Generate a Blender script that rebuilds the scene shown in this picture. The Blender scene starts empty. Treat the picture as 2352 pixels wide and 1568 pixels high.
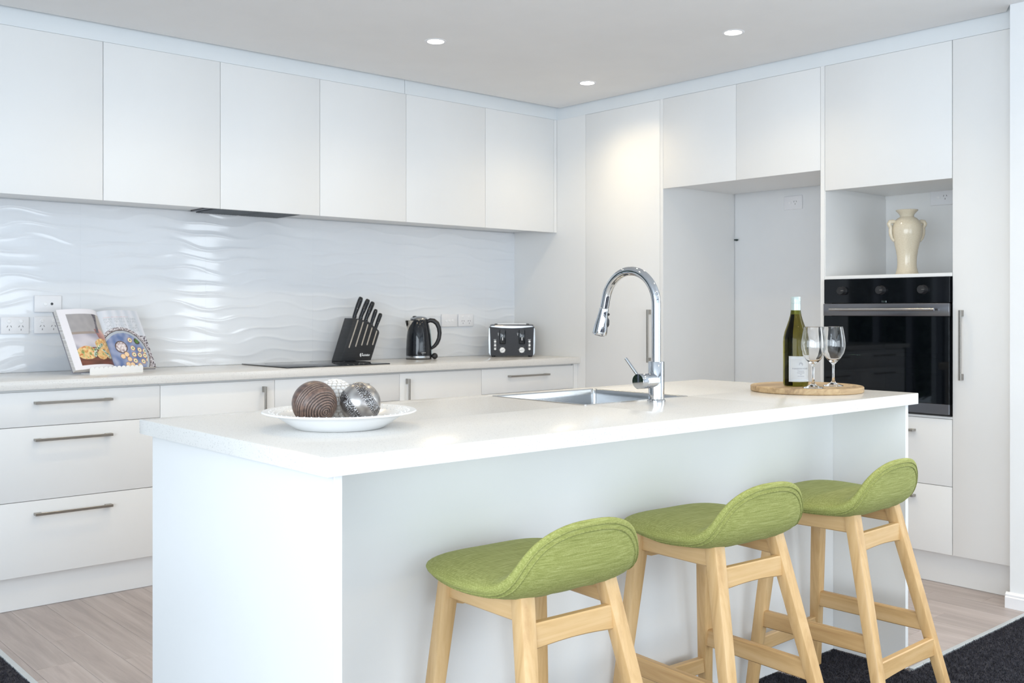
import bpy, bmesh, math, random
import numpy as np
from mathutils import Vector, Matrix, noise as mnoise

random.seed(7)
PI = math.pi
SC = bpy.context.scene
COL = SC.collection
V = Vector

# ------------------------------------------------------------------ camera
cam = bpy.data.cameras.new('camera')
camo = bpy.data.objects.new('camera', cam)
COL.objects.link(camo)
camo.location = (0, 0, 1.176)
camo.rotation_euler = (PI / 2, 0, math.radians(48.6 - 90))
cam.sensor_width = 36
cam.lens = 35.587
cam.shift_y = -69.0 / 2352
cam.clip_start = 0.05
cam.dof.use_dof = True
cam.dof.focus_distance = 2.9
cam.dof.aperture_fstop = 9.0
SC.camera = camo

# ------------------------------------------------------------------ world, daylight, exposure
W = bpy.data.worlds.new('world')
SC.world = W
W.use_nodes = True
bg = W.node_tree.nodes['Background']
bg.inputs[0].default_value = (0.72, 0.86, 1.0, 1)
bg.inputs[1].default_value = 1.1


def area(name, loc, rot, sx, sy, power, colr):
    l = bpy.data.lights.new(name, 'AREA')
    l.shape = 'RECTANGLE'
    l.size, l.size_y, l.energy, l.color = sx, sy, power, colr
    o = bpy.data.objects.new(name, l)
    COL.objects.link(o)
    o.location, o.rotation_euler = loc, rot
    return o


DAY = (0.835, 0.925, 1.0)
# daylight entering through the glazed sliding door in the left wall
area('daylight_left', (-1.78, -0.3, 1.15), (0, -PI / 2, 0), 2.1, 4.1, 84, DAY)
# daylight entering through the wide window behind the camera
area('daylight_front', (1.4, -2.57, 0.90), (PI / 2, 0, 0), 4.2, 1.5, 40, DAY)
# daylight through the narrow window in the right hand wall
area('daylight_right', (4.13, 0.45, 1.45), (0, PI / 2, 0), 1.3, 0.7, 10, DAY)
SC.view_settings.view_transform = 'Standard'
SC.view_settings.look = 'None'
SC.view_settings.gamma = 1
SC.view_settings.use_curve_mapping = False
SC.view_settings.exposure = 0.86
SC.cycles.diffuse_bounces = 6
SC.cycles.glossy_bounces = 6
SC.cycles.transmission_bounces = 12
SC.cycles.sample_clamp_indirect = 6


# ------------------------------------------------------------------ materials
def mat(name, c, rough=0.5, metal=0.0, **k):
    m = bpy.data.materials.new(name)
    m.use_nodes = True
    b = m.node_tree.nodes['Principled BSDF']
    b.inputs['Base Color'].default_value = (*c, 1)
    b.inputs['Roughness'].default_value = rough
    b.inputs['Metallic'].default_value = metal
    for kk, vv in k.items():
        b.inputs[kk.replace('_', ' ')].default_value = vv
    return m


def N(m, typ, **kw):
    n = m.node_tree.nodes.new(typ)
    for k, v in kw.items():
        setattr(n, k, v)
    return n


def L(m, a, ao, b, bi):
    m.node_tree.links.new(a.outputs[ao], b.inputs[bi])


def BS(m):
    return m.node_tree.nodes['Principled BSDF']


def coords(m, scale=(1, 1, 1), src='Object'):
    tc = N(m, 'ShaderNodeTexCoord')
    mp = N(m, 'ShaderNodeMapping')
    mp.inputs['Scale'].default_value = scale
    L(m, tc, src, mp, 'Vector')
    return mp


def tex_noise(m, scale, mp, detail=4, rough=0.55):
    n = N(m, 'ShaderNodeTexNoise')
    n.inputs['Scale'].default_value = scale
    n.inputs['Detail'].default_value = detail
    n.inputs['Roughness'].default_value = rough
    L(m, mp, 'Vector', n, 'Vector')
    return n


def ramp(m, src, out, stops):
    r = N(m, 'ShaderNodeValToRGB')
    e = r.color_ramp.elements
    while len(e) < len(stops):
        e.new(0.5)
    for i, (p, c) in enumerate(stops):
        e[i].position = p
        e[i].color = (*c, 1) if len(c) == 3 else c
    L(m, src, out, r, 'Fac')
    return r


def bump(m, src, out, dist, strength=1.0):
    b = N(m, 'ShaderNodeBump')
    b.inputs['Distance'].default_value = dist
    b.inputs['Strength'].default_value = strength
    L(m, src, out, b, 'Height')
    L(m, b, 'Normal', BS(m), 'Normal')
    return b


def m_noise(name, c, c2, scale, rough=0.5, metal=0.0, bmp=0.0, st=(1, 1, 1), lo=0.35, hi=0.65, detail=4, **k):
    m = mat(name, c, rough, metal, **k)
    mp = coords(m, st)
    n = tex_noise(m, scale, mp, detail)
    r = ramp(m, n, 'Fac', [(lo, c), (hi, c2)])
    L(m, r, 'Color', BS(m), 'Base Color')
    if bmp:
        bump(m, n, 'Fac', bmp)
    return m


WHITE = (0.80, 0.80, 0.79)
M = {}
M['door'] = m_noise('white_laminate', (0.80, 0.80, 0.795), (0.815, 0.815, 0.81), 3, 0.38)
M['paint'] = m_noise('wall_paint', (0.78, 0.79, 0.80), (0.80, 0.81, 0.82), 4, 0.7)
M['bulk'] = m_noise('bulkhead_shaded_white', (0.74, 0.77, 0.79), (0.76, 0.79, 0.81), 4, 0.6)  # bluish, slightly darker white: the bulkhead's shade is put into the colour
M['ceil'] = m_noise('ceiling_paint', (0.80, 0.80, 0.80), (0.82, 0.82, 0.82), 4, 0.8)
M['dark'] = m_noise('black_plastic', (0.012, 0.012, 0.014), (0.018, 0.018, 0.02), 30, 0.4)
M['gloss_black'] = m_noise('gloss_black_enamel', (0.010, 0.012, 0.016), (0.014, 0.016, 0.02), 10, 0.07, 0.0)
M['oven_black'] = m_noise('black_oven_panel', (0.004, 0.005, 0.007), (0.006, 0.007, 0.009), 10, 0.04, 0.0, Specular_IOR_Level=0.3)
M['matte_black'] = m_noise('black_timber', (0.014, 0.015, 0.018), (0.022, 0.023, 0.027), 8, 0.45, 0.0, 0.0005, (1, 1, 12))
M['chrome'] = m_noise('chrome', (0.56, 0.58, 0.61), (0.58, 0.60, 0.63), 2, 0.035, 1.0)
M['nickel'] = m_noise('brushed_nickel', (0.33, 0.31, 0.285), (0.39, 0.37, 0.34), 60, 0.34, 1.0, 0.0, (1, 12, 12))
M['steel'] = m_noise('brushed_steel', (0.42, 0.43, 0.44), (0.48, 0.49, 0.50), 40, 0.26, 1.0, 0.00005, (1, 1, 25))
M['oven_steel'] = m_noise('oven_steel', (0.17, 0.17, 0.185), (0.21, 0.21, 0.225), 40, 0.25, 1.0, 0.0, (25, 1, 25))
M['plastic'] = m_noise('white_plastic', (0.80, 0.80, 0.82), (0.82, 0.82, 0.84), 20, 0.3)
M['button'] = m_noise('white_button', (0.85, 0.85, 0.86), (0.88, 0.88, 0.89), 20, 0.3)
M['china'] = m_noise('white_china', (0.88, 0.88, 0.88), (0.90, 0.90, 0.90), 8, 0.2)
M['paper'] = m_noise('paper_edge', (0.55, 0.50, 0.46), (0.82, 0.80, 0.78), 300, 0.8, 0, 0, (0.02, 0.02, 1))
M['ink'] = m_noise('print_ink', (0.82, 0.84, 0.86), (0.86, 0.88, 0.9), 10, 0.5)
M['inkgrey'] = m_noise('grey_ink', (0.22, 0.22, 0.26), (0.26, 0.26, 0.3), 10, 0.6)
M['label'] = m_noise('bottle_label_paper', (0.86, 0.87, 0.89), (0.88, 0.89, 0.91), 10, 0.55)
M['labelborder'] = m_noise('label_border_print', (0.60, 0.66, 0.75), (0.64, 0.70, 0.78), 10, 0.55)
M['hole'] = m_noise('socket_slots', (0.10, 0.10, 0.11), (0.13, 0.13, 0.14), 30, 0.6)
M['cap'] = m_noise('screw_cap', (0.47, 0.55, 0.54), (0.51, 0.59, 0.58), 10, 0.3, 0.3)
M['slot'] = m_noise('pale_timber_slot', (0.42, 0.38, 0.33), (0.50, 0.46, 0.40), 40, 0.6)
M['hose'] = m_noise('black_rubber', (0.012, 0.03, 0.028), (0.016, 0.036, 0.032), 40, 0.5)
M['trimmetal'] = m_noise('aluminium_trim', (0.62, 0.66, 0.68), (0.66, 0.70, 0.72), 30, 0.4, 0.5)
M['oveninside'] = m_noise('oven_enamel', (0.008, 0.010, 0.011), (0.012, 0.014, 0.015), 20, 0.35)
M['led'] = m_noise('red_led', (0.05, 0.008, 0.01), (0.06, 0.01, 0.012), 20, 0.4)
M['filter'] = m_noise('hood_filter', (0.12, 0.13, 0.14), (0.18, 0.19, 0.2), 300, 0.4, 0.9)
M['underfelt'] = m_noise('black_underlining', (0.015, 0.015, 0.015), (0.025, 0.025, 0.025), 60, 0.9)


def quartz():
    m = mat('speckled_quartz', (0.75, 0.74, 0.72), 0.22)
    mp = coords(m)
    v = N(m, 'ShaderNodeTexVoronoi')
    v.inputs['Scale'].default_value = 330
    L(m, mp, 'Vector', v, 'Vector')
    n = tex_noise(m, 170, mp, 2)
    a = N(m, 'ShaderNodeMath', operation='MULTIPLY')
    r1 = ramp(m, v, 'Distance', [(0.18, (1, 1, 1)), (0.32, (0, 0, 0))])
    r2 = ramp(m, n, 'Fac', [(0.50, (0, 0, 0)), (0.60, (1, 1, 1))])
    L(m, r1, 'Color', a, 0)
    L(m, r2, 'Color', a, 1)
    mix = N(m, 'ShaderNodeMix', data_type='RGBA')
    mix.inputs[6].default_value = (0.75, 0.735, 0.71, 1)
    mix.inputs[7].default_value = (0.34, 0.33, 0.335, 1)
    L(m, a, 0, mix, 0)
    L(m, mix, 2, BS(m), 'Base Color')
    return m


M['quartz'] = quartz()
M['tile'] = mat('gloss_tile', (0.78, 0.80, 0.83), 0.07)
M['grout'] = m_noise('tile_grout', (0.80, 0.81, 0.82), (0.84, 0.85, 0.86), 50, 0.8)


def wood(name, c1, c2, c3, axis=2, sc=1.0, rough=0.42, info=False, src='Object'):
    m = mat(name, c1, rough)
    st = [26, 26, 26]
    st[axis] = 1.6
    mp = coords(m, tuple(s * sc for s in st), src)
    if info:
        oi = N(m, 'ShaderNodeObjectInfo')
        ad = N(m, 'ShaderNodeVectorMath', operation='ADD')
        mu = N(m, 'ShaderNodeVectorMath', operation='SCALE')
        cb = N(m, 'ShaderNodeCombineXYZ')
        for i in range(3):
            L(m, oi, 'Random', cb, i)
        L(m, cb, 0, mu, 0)
        mu.inputs['Scale'].default_value = 37
        L(m, mp, 'Vector', ad, 0)
        L(m, mu, 0, ad, 1)
        vec = (ad, 0)
    else:
        vec = (mp, 'Vector')
    n = N(m, 'ShaderNodeTexNoise')
    n.inputs['Scale'].default_value = 1.0
    n.inputs['Detail'].default_value = 5
    n.inputs['Roughness'].default_value = 0.65
    n.inputs['Distortion'].default_value = 0.6
    L(m, vec[0], vec[1], n, 'Vector')
    r = ramp(m, n, 'Fac', [(0.32, c3), (0.5, c1), (0.68, c2)])
    if info:
        hs = N(m, 'ShaderNodeHueSaturation')
        mr = N(m, 'ShaderNodeMapRange')
        mr.inputs['To Min'].default_value = 0.92
        mr.inputs['To Max'].default_value = 1.06
        L(m, oi, 'Random', mr, 'Value')
        L(m, mr, 0, hs, 'Value')
        L(m, r, 'Color', hs, 'Color')
        L(m, hs, 'Color', BS(m), 'Base Color')
    else:
        L(m, r, 'Color', BS(m), 'Base Color')
    bump(m, n, 'Fac', 0.0003, 0.5)
    return m


M['beech'] = wood('pale_rubberwood', (0.62, 0.40, 0.185), (0.70, 0.48, 0.25), (0.50, 0.30, 0.125), 2)
M['beech_x'] = wood('pale_rubberwood_rail', (0.62, 0.40, 0.185), (0.70, 0.48, 0.25), (0.50, 0.30, 0.125), 0)
M['beech_y'] = wood('pale_rubberwood_side', (0.61, 0.39, 0.18), (0.69, 0.47, 0.24), (0.49, 0.29, 0.12), 1)
M['plank'] = wood('limed_oak_plank', (0.46, 0.395, 0.375), (0.54, 0.475, 0.455), (0.37, 0.315, 0.30), 1, 1.0, 0.36, True)
M['acacia'] = wood('acacia_board', (0.45, 0.31, 0.165), (0.56, 0.42, 0.245), (0.26, 0.165, 0.085), 0, 1.2, 0.5)


def fabric():
    m = mat('green_weave', (0.3, 0.36, 0.1), 0.85)
    mp = coords(m, (9, 240, 240))
    n = tex_noise(m, 1.6, mp, 3, 0.6)
    mp2 = coords(m, (280, 14, 280))
    n2 = tex_noise(m, 1.6, mp2, 2, 0.6)
    mx = N(m, 'ShaderNodeMix', data_type='FLOAT')
    mx.inputs[0].default_value = 0.35
    L(m, n, 'Fac', mx, 2)
    L(m, n2, 'Fac', mx, 3)
    r = ramp(m, mx, 0, [(0.34, (0.205, 0.225, 0.05)), (0.5, (0.295, 0.310, 0.085)), (0.66, (0.41, 0.415, 0.155))])
    L(m, r, 'Color', BS(m), 'Base Color')
    BS(m).inputs['Sheen Weight'].default_value = 0.08
    BS(m).inputs['Sheen Tint'].default_value = (0.8, 0.9, 0.5, 1)
    bump(m, mx, 0, 0.0006, 0.6)
    return m


M['fabric'] = fabric()
M['piping'] = m_noise('green_piping', (0.20, 0.215, 0.055), (0.32, 0.33, 0.105), 250, 0.85)
M['carpet'] = m_noise('charcoal_carpet', (0.022, 0.022, 0.030), (0.046, 0.045, 0.058), 35, 0.95, 0, 0, (1, 1, 1), 0.3, 0.7, 6)


def glassm(name, c, ior=1.45, rough=0.0):
    m = mat(name, c, rough)
    b = BS(m)
    b.inputs['Transmission Weight'].default_value = 1
    b.inputs['IOR'].default_value = ior
    mp = coords(m)
    n = tex_noise(m, 4, mp)
    r = ramp(m, n, 'Fac', [(0.3, c), (0.7, tuple(min(1, x * 1.02) for x in c))])
    L(m, r, 'Color', b, 'Base Color')
    return m


M['glass'] = glassm('clear_glass', (0.985, 0.99, 0.99), 1.45)
M['bottleglass'] = glassm('olive_bottle_glass', (0.19, 0.165, 0.025), 1.25)


def ovenglass():
    m = bpy.data.materials.new('smoked_oven_glass')
    m.use_nodes = True
    nt = m.node_tree
    b = nt.nodes['Principled BSDF']
    b.inputs['Base Color'].default_value = (0.003, 0.004, 0.006, 1)
    b.inputs['Specular IOR Level'].default_value = 0.4
    b.inputs['Roughness'].default_value = 0.02
    t = N(m, 'ShaderNodeBsdfTransparent')
    t.inputs[0].default_value = (0.42, 0.50, 0.50, 1)
    mx = N(m, 'ShaderNodeMixShader')
    mp = coords(m)
    n = tex_noise(m, 3, mp)
    r = ramp(m, n, 'Fac', [(0.3, (0.34, 0.34, 0.34)), (0.7, (0.36, 0.36, 0.36))])
    L(m, r, 'Color', mx, 0)
    L(m, b, 'BSDF', mx, 1)
    L(m, t, 'BSDF', mx, 2)
    L(m, mx, 0, nt.nodes['Material Output'], 'Surface')
    return m


M['ovenglass'] = ovenglass()


def crackle():
    m = mat('cream_crackle_glaze', (0.66, 0.58, 0.45), 0.16)
    mp = coords(m)
    v = N(m, 'ShaderNodeTexVoronoi', feature='DISTANCE_TO_EDGE')
    v.inputs['Scale'].default_value = 110
    L(m, mp, 'Vector', v, 'Vector')
    r = ramp(m, v, 'Distance', [(0.0, (0.60, 0.52, 0.39)), (0.06, (0.67, 0.60, 0.47))])
    L(m, r, 'Color', BS(m), 'Base Color')
    return m


M['crackle'] = crackle()


def emis(name, c, s):
    m = bpy.data.materials.new(name)
    m.use_nodes = True
    b = BS(m)
    b.inputs['Base Color'].default_value = (*c, 1)
    b.inputs['Emission Color'].default_value = (*c, 1)
    b.inputs['Emission Strength'].default_value = s
    return m


M['lamp'] = emis('lamp_lens', (1.0, 0.95, 0.86), 14)


def attrmat(name, attr, rough=0.45):
    m = mat(name, (0.8, 0.8, 0.8), rough)
    a = N(m, 'ShaderNodeAttribute', attribute_name=attr)
    L(m, a, 'Color', BS(m), 'Base Color')
    return m


M['print'] = attrmat('printed_page', 'print', 0.4)


# ------------------------------------------------------------------ mesh helpers
def new():
    return bmesh.new()


def box(bm, lo, hi, bev=0.0, seg=2, mtx=None):
    x0, y0, z0 = lo
    x1, y1, z1 = hi
    vs = [bm.verts.new(p) for p in ((x0, y0, z0), (x1, y0, z0), (x1, y1, z0), (x0, y1, z0),
                                    (x0, y0, z1), (x1, y0, z1), (x1, y1, z1), (x0, y1, z1))]
    if mtx:
        for v in vs:
            v.co = mtx @ v.co
    fs = [bm.faces.new([vs[i] for i in f]) for f in ((0, 3, 2, 1), (4, 5, 6, 7), (0, 1, 5, 4), (1, 2, 6, 5), (2, 3, 7, 6), (3, 0, 4, 7))]
    if bev:
        es = list({e for f in fs for e in f.edges})
        bmesh.ops.bevel(bm, geom=es, offset=bev, segments=seg, profile=0.5, affect='EDGES')
    return bm


def loops(bm, rings, closed=True, cap0=False, cap1=False):
    """skin a list of vertex rings"""
    R = [[bm.verts.new(p) for p in r] for r in rings]
    n = len(R[0])
    for a, b in zip(R[:-1], R[1:]):
        for i in range(n if closed else n - 1):
            j = (i + 1) % n
            bm.faces.new((a[i], a[j], b[j], b[i]))
    if cap0:
        bm.faces.new(list(reversed(R[0])))
    if cap1:
        bm.faces.new(R[-1])
    return R


def lathe(bm, prof, seg=48, c=(0, 0, 0), mtx=None, close=False):
    mtx = mtx or Matrix.Translation(c)
    rings, R = [], []
    for r, z in prof:
        if r < 1e-6:
            R.append([bm.verts.new(mtx @ V((0, 0, z)))])
        else:
            R.append([bm.verts.new(mtx @ V((r * math.cos(2 * PI * i / seg), r * math.sin(2 * PI * i / seg), z))) for i in range(seg)])
    pairs = list(zip(R[:-1], R[1:]))
    if close:
        pairs.append((R[-1], R[0]))
    for a, b in pairs:
        for i in range(seg):
            j = (i + 1) % seg
            if len(a) == 1 and len(b) == 1:
                continue
            if len(a) == 1:
                bm.faces.new((a[0], b[j], b[i]))
            elif len(b) == 1:
                bm.faces.new((a[i], a[j], b[0]))
            else:
                bm.faces.new((a[i], a[j], b[j], b[i]))
    return bm


def tube(bm, pts, rad, seg=16, cap=True, closed=False, flat=1.0):
    pts = [V(p) for p in pts]
    n = len(pts)
    rad = [rad] * n if not hasattr(rad, '__len__') else rad
    rings = []
    u = None
    for i, p in enumerate(pts):
        a = pts[(i - 1) % n] if (i or closed) else p
        b = pts[(i + 1) % n] if (i < n - 1 or closed) else p
        t = (b - a).normalized()
        if u is None:
            u = t.orthogonal().normalized()
        u = (u - t * u.dot(t)).normalized()
        w = t.cross(u)
        rings.append([p + (u * math.cos(2 * PI * k / seg) + w * math.sin(2 * PI * k / seg) * flat) * rad[i] for k in range(seg)])
    if closed:
        rings.append(rings[0])
    loops(bm, rings, True, cap and not closed, cap and not closed)
    if closed:
        bmesh.ops.remove_doubles(bm, verts=bm.verts, dist=1e-6)
    return bm


def prism(bm, poly, h0, h1, fn):
    """extrude 2D polygon between h0 and h1; fn(a,b,h)->xyz"""
    loops(bm, [[fn(a, b, h0) for a, b in poly], [fn(a, b, h1) for a, b in poly]], True, True, True)
    return bm


def rrect(x0, x1, y0, y1, r, n=5):
    out = []
    for cx, cy, a0 in ((x1 - r, y1 - r, 0), (x0 + r, y1 - r, PI / 2), (x0 + r, y0 + r, PI), (x1 - r, y0 + r, 1.5 * PI)):
        for i in range(n + 1):
            a = a0 + PI / 2 * i / n
            out.append((cx + r * math.cos(a), cy + r * math.sin(a)))
    return out


def mesh_from(bm, name, smooth=35):
    bmesh.ops.recalc_face_normals(bm, faces=bm.faces)
    me = bpy.data.meshes.new(name)
    bm.to_mesh(me)
    bm.free()
    if smooth:
        me.polygons.foreach_set('use_smooth', [True] * len(me.polygons))
        me.set_sharp_from_angle(angle=math.radians(smooth))
    return me


def obj(name, geo, material=None, parent=None, smooth=35, label=None, origin=None):
    """geo: bmesh or mesh, in the frame of its thing (origin subtracted when given)"""
    if isinstance(geo, bmesh.types.BMesh):
        if origin is not None:
            bmesh.ops.translate(geo, verts=geo.verts, vec=-V(origin))
        geo = mesh_from(geo, name, smooth)
    o = bpy.data.objects.new(name, geo)
    COL.objects.link(o)
    if material is not None and not geo.materials:
        geo.materials.append(material)
    if parent is not None:
        o.parent = parent
    if label:
        o['label'] = label
    return o


def thing(name, label, cat, loc=(0, 0, 0), rz=0.0, group=None):
    o = bpy.data.objects.new(name, None)
    COL.objects.link(o)
    o.empty_display_size = 0.05
    o.location = loc
    o.rotation_euler = (0, 0, rz)
    o['label'], o['category'] = label, cat
    if group:
        o['group'] = group
    return o


def tag(o, label, cat, group=None):
    o['label'], o['category'] = label, cat
    if group:
        o['group'] = group
    return o


def structure(name, bm, m, parent=None, smooth=35):
    o = obj(name, bm, m, parent, smooth)
    if parent is None:
        o['kind'] = 'structure'
    return o


def dup(o, parent=None):
    c = o.copy()
    COL.objects.link(c)
    if parent is not None:
        c.parent = parent
    for ch in list(o.children):
        dup(ch, c)
    return c


def text(name, body, size, mtx, m, parent, align='LEFT', bold=0.0, wrap=None):
    cu = bpy.data.curves.new(name, 'FONT')
    cu.body = body
    cu.size = size
    cu.align_x = align
    cu.offset = bold
    cu.extrude = 0.0002 if not wrap else 0
    t = bpy.data.objects.new(name, cu)
    me = bpy.data.meshes.new_from_object(t)
    bpy.data.objects.remove(t)
    if wrap:
        for v in me.vertices:
            v.co = wrap(v.co)
    else:
        me.transform(mtx)
    me.materials.clear()
    return obj(name, me, m, parent)


# frames: local x to the right, front face towards -y
RZ_B = -PI / 2


# ------------------------------------------------------------------ room shell
CEIL = 2.395
YW = 4.79      # finished tile face
XB = 4.245     # door plane of the tall run
XG = 4.89      # wall behind the fridge recess

# floor slab carries the planks
fl = new()
box(fl, (-2.2, -3.0, -0.12), (5.1, 5.1, -0.014))
floor = structure('floor', fl, M['grout'])
PW = 0.13
pl_cache = {}
random.seed(11)
x = 0.995
col_i = 0
edges = [0.995] + [1.02 + PW * i for i in range(0, 17)] + [3.1915] + [1.02 + PW * i for i in range(17, 30)]
for xa, xb_ in zip(edges[:-1], edges[1:]):
    if xa > 4.30:
        break
    y = 1.64 if (xa > 3.2 or xa < 1.0) else 2.505
    if 3.05 < xa < 3.2:
        y = 1.64 if xa > 3.19 else 2.505
    ends = []
    yy = 1.64 + random.uniform(0.15, 1.1)
    if abs(xa - 1.15) < 0.01:
        yy = 2.59
    while yy < 4.25:
        ends.append(yy)
        yy += 1.2
    ends.append(4.30)
    for ye in ends:
        if ye - y > 0.05:
            w, ln = xb_ - xa - 0.0007, ye - y - 0.0007
            key = (round(w, 4), round(ln, 3))
            if key not in pl_cache:
                b = new()
                box(b, (0, 0, -0.014), (w, ln, 0.0), 0.0006, 1)
                pl_cache[key] = mesh_from(b, 'plank')
            o = obj('plank', pl_cache[key], M['plank'], floor)
            o.location = (xa, y, 0)
        y = ye
# metal transition strip between boards and carpet
b = new()
box(b, (3.1915, 1.622, -0.014), (4.143, 1.639, 0.0025), 0.001, 1)
structure('trim_1', b, M['trimmetal'])
b = new()
box(b, (0.975, 1.640, -0.014), (0.9945, 4.28, 0.0025), 0.001, 1)
structure('trim_2', b, M['trimmetal'])

# carpet: backing and cut pile
cp = new()
box(cp, (-1.79, -2.55, -0.0138), (4.143, 1.6215, -0.003))
box(cp, (-1.79, 1.6215, -0.0138), (0.9748, 4.20, -0.003))
box(cp, (1.022, 1.6215, -0.0138), (3.171, 1.904, -0.003))
carpet = obj('carpet', cp, M['carpet'])
carpet['kind'] = 'stuff'
carpet['label'] = 'charcoal cut pile carpet around the edge of the timber floor'
carpet['category'] = 'carpet'
rg = np.random.default_rng(5)


def pile(n, x0, x1, y0, y1):
    px = rg.uniform(x0, x1, n)
    py = rg.uniform(y0, y1, n)
    h = rg.uniform(0.001, 0.007, n)
    an = rg.uniform(0, 2 * PI, n)
    w = 0.0022
    lx, ly = rg.normal(0, 0.004, n), rg.normal(0, 0.004, n)
    P = np.zeros((n, 3, 3))
    P[:, 0] = np.stack([px + np.cos(an) * w, py + np.sin(an) * w, np.full(n, -0.004)], 1)
    P[:, 1] = np.stack([px - np.cos(an) * w, py - np.sin(an) * w, np.full(n, -0.004)], 1)
    P[:, 2] = np.stack([px + lx, py + ly, h], 1)
    return P.reshape(-1, 3)


P = np.concatenate([pile(90000, 1.9, 4.14, 0.75, 1.619), pile(12000, 0.55, 0.974, 3.0, 4.18), pile(20000, 1.9, 3.17, 1.619, 1.903)])
me = bpy.data.meshes.new('carpet_pile')
nt = len(P) // 3
me.vertices.add(len(P))
me.vertices.foreach_set('co', P.ravel())
me.loops.add(nt * 3)
me.loops.foreach_set('vertex_index', np.arange(nt * 3))
me.polygons.add(nt)
me.polygons.foreach_set('loop_start', np.arange(0, nt * 3, 3))
me.update(calc_edges=True)
o = obj('pile', me, M['carpet'], carpet)
o['kind'] = 'stuff'

# ceiling: plasterboard stops short of the bulkhead and leaves a shadow gap
b = new()
poly = [(-2.2, -3.0), (4.143, -3.0), (4.143, 1.709), (4.231, 1.76), (4.231, 4.365), (-2.2, 4.365)]
prism(b, poly, CEIL, 2.60, lambda a, c, h: (a, c, h))
ceiling = structure('ceiling', b, M['ceil'])
b = new()
box(b, (-2.2, 4.3655, 2.56), (5.1, 5.1, 2.60))
box(b, (4.2315, -3.0, 2.56), (5.1, 4.365, 2.60))
obj('recess_panel', b, M['ceil'], ceiling)

b = new()
box(b, (0.22, 4.80, 0), (4.9, 5.0, 2.5595))
box(b, (-2.2, 4.80, 2.1), (0.22, 5.0, 2.5595))
box(b, (-2.2, 4.80, 0), (-1.75, 5.0, 2.1))
wall_back = structure('wall_back', b, M['grout'])
b = new()
box(b, (XG, 1.71, 0), (5.1, 4.80, 2.5595))
structure('wall_right', b, M['paint'])
b = new()
box(b, (4.145, -3.0, 0), (5.0, 1.709, 2.5595))
structure('wall_nib', b, M['paint'])
# left wall with sliding door opening, front wall with window opening
b = new()
box(b, (-2.2, -3.0, 0), (-1.8, -2.4, CEIL))
box(b, (-2.2, 1.8, 0), (-1.8, 4.8, CEIL))
box(b, (-2.2, -2.4, 2.25), (-1.8, 1.8, CEIL))
structure('wall_left', b, M['paint'])
b = new()
box(b, (-2.2, -3.0, 0), (-0.8, -2.6, CEIL))
box(b, (3.6, -3.0, 0), (4.145, -2.6, CEIL))
box(b, (-0.8, -3.0, 0), (3.6, -2.6, 0.12))
box(b, (-0.8, -3.0, 2.3), (3.6, -2.6, CEIL))
structure('wall_front', b, M['paint'])
b = new()
for yy in (-2.4, -1.03, 0.36, 1.74):
    box(b, (-1.86, yy, 0), (-1.80, yy + 0.06, 2.25))
box(b, (-1.86, -2.4, 2.19), (-1.80, 1.8, 2.25))
structure('door_1', b, M['oven_steel'])
b = new()
for xx in (-0.8, 0.64, 2.1, 3.54):
    box(b, (xx, -2.62, 0.12), (xx + 0.06, -2.56, 2.3))
box(b, (-0.8, -2.62, 2.24), (3.6, -2.56, 2.3))
box(b, (-0.8, -2.62, 0.12), (3.6, -2.56, 0.18))
structure('window_1', b, M['oven_steel'])
b = new()
for xx in (-1.75, -1.12, -0.48, 0.16):
    box(b, (xx, 4.86, 0), (xx + 0.06, 4.92, 2.1))
box(b, (-1.75, 4.86, 2.04), (0.22, 4.92, 2.1))
structure('window_2', b, M['oven_steel'])
# moulded skirting along the nib wall
b = new()
sk = [(0, 0), (0.017, 0), (0.017, 0.043), (0.013, 0.047), (0.013, 0.054), (0.009, 0.058), (0.004, 0.062), (0, 0.062)]
prism(b, sk, -2.6, 1.722, lambda a, c, h: (4.145 - a, h, c))
structure('baseboard_right', b, M['plastic'])

# leafy hedge outside the glazed opening, seen only as a reflection
M['leaf'] = m_noise('hedge_leaf', (0.006, 0.018, 0.006), (0.022, 0.05, 0.014), 6, 0.5)
rh = random.Random(3)
vs_, fs_ = [], []
for i in range(5200):
    c_ = V((rh.uniform(-6.5, 0.6), rh.uniform(6.2, 7.0), rh.uniform(0.0, 2.7 + 0.5 * math.sin(i))))
    q_ = Matrix.Rotation(rh.uniform(0, 6.3), 3, 'Z') @ Matrix.Rotation(rh.uniform(0, 3.1), 3, 'X')
    k_ = len(vs_)
    for p_ in ((-0.045, 0, 0), (0, -0.07, 0.01), (0.045, 0, 0), (0, 0.07, 0.01)):
        vs_.append(tuple(c_ + q_ @ V(p_)))
    fs_.append((k_, k_ + 1, k_ + 2, k_ + 3))
for lo_, hi_ in (((-6.6, 6.7, 0.0), (0.3, 7.1, 2.55)),):
    k_ = len(vs_)
    vs_ += [(lo_[0], lo_[1], lo_[2]), (hi_[0], lo_[1], lo_[2]), (hi_[0], hi_[1], lo_[2]), (lo_[0], hi_[1], lo_[2]), (lo_[0], lo_[1], hi_[2]), (hi_[0], lo_[1], hi_[2]), (hi_[0], hi_[1], hi_[2]), (lo_[0], hi_[1], hi_[2])]
    fs_ += [tuple(k_ + i for i in f) for f in ((0, 3, 2, 1), (4, 5, 6, 7), (0, 1, 5, 4), (1, 2, 6, 5), (2, 3, 7, 6), (3, 0, 4, 7))]
me = bpy.data.meshes.new('hedge')
me.from_pydata(vs_, [], fs_)
hd_ = obj('hedge', me, M['leaf'])
hd_['kind'] = 'stuff'
tag(hd_, 'dense dark green hedge growing outside the glazed opening', 'hedge')

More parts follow.
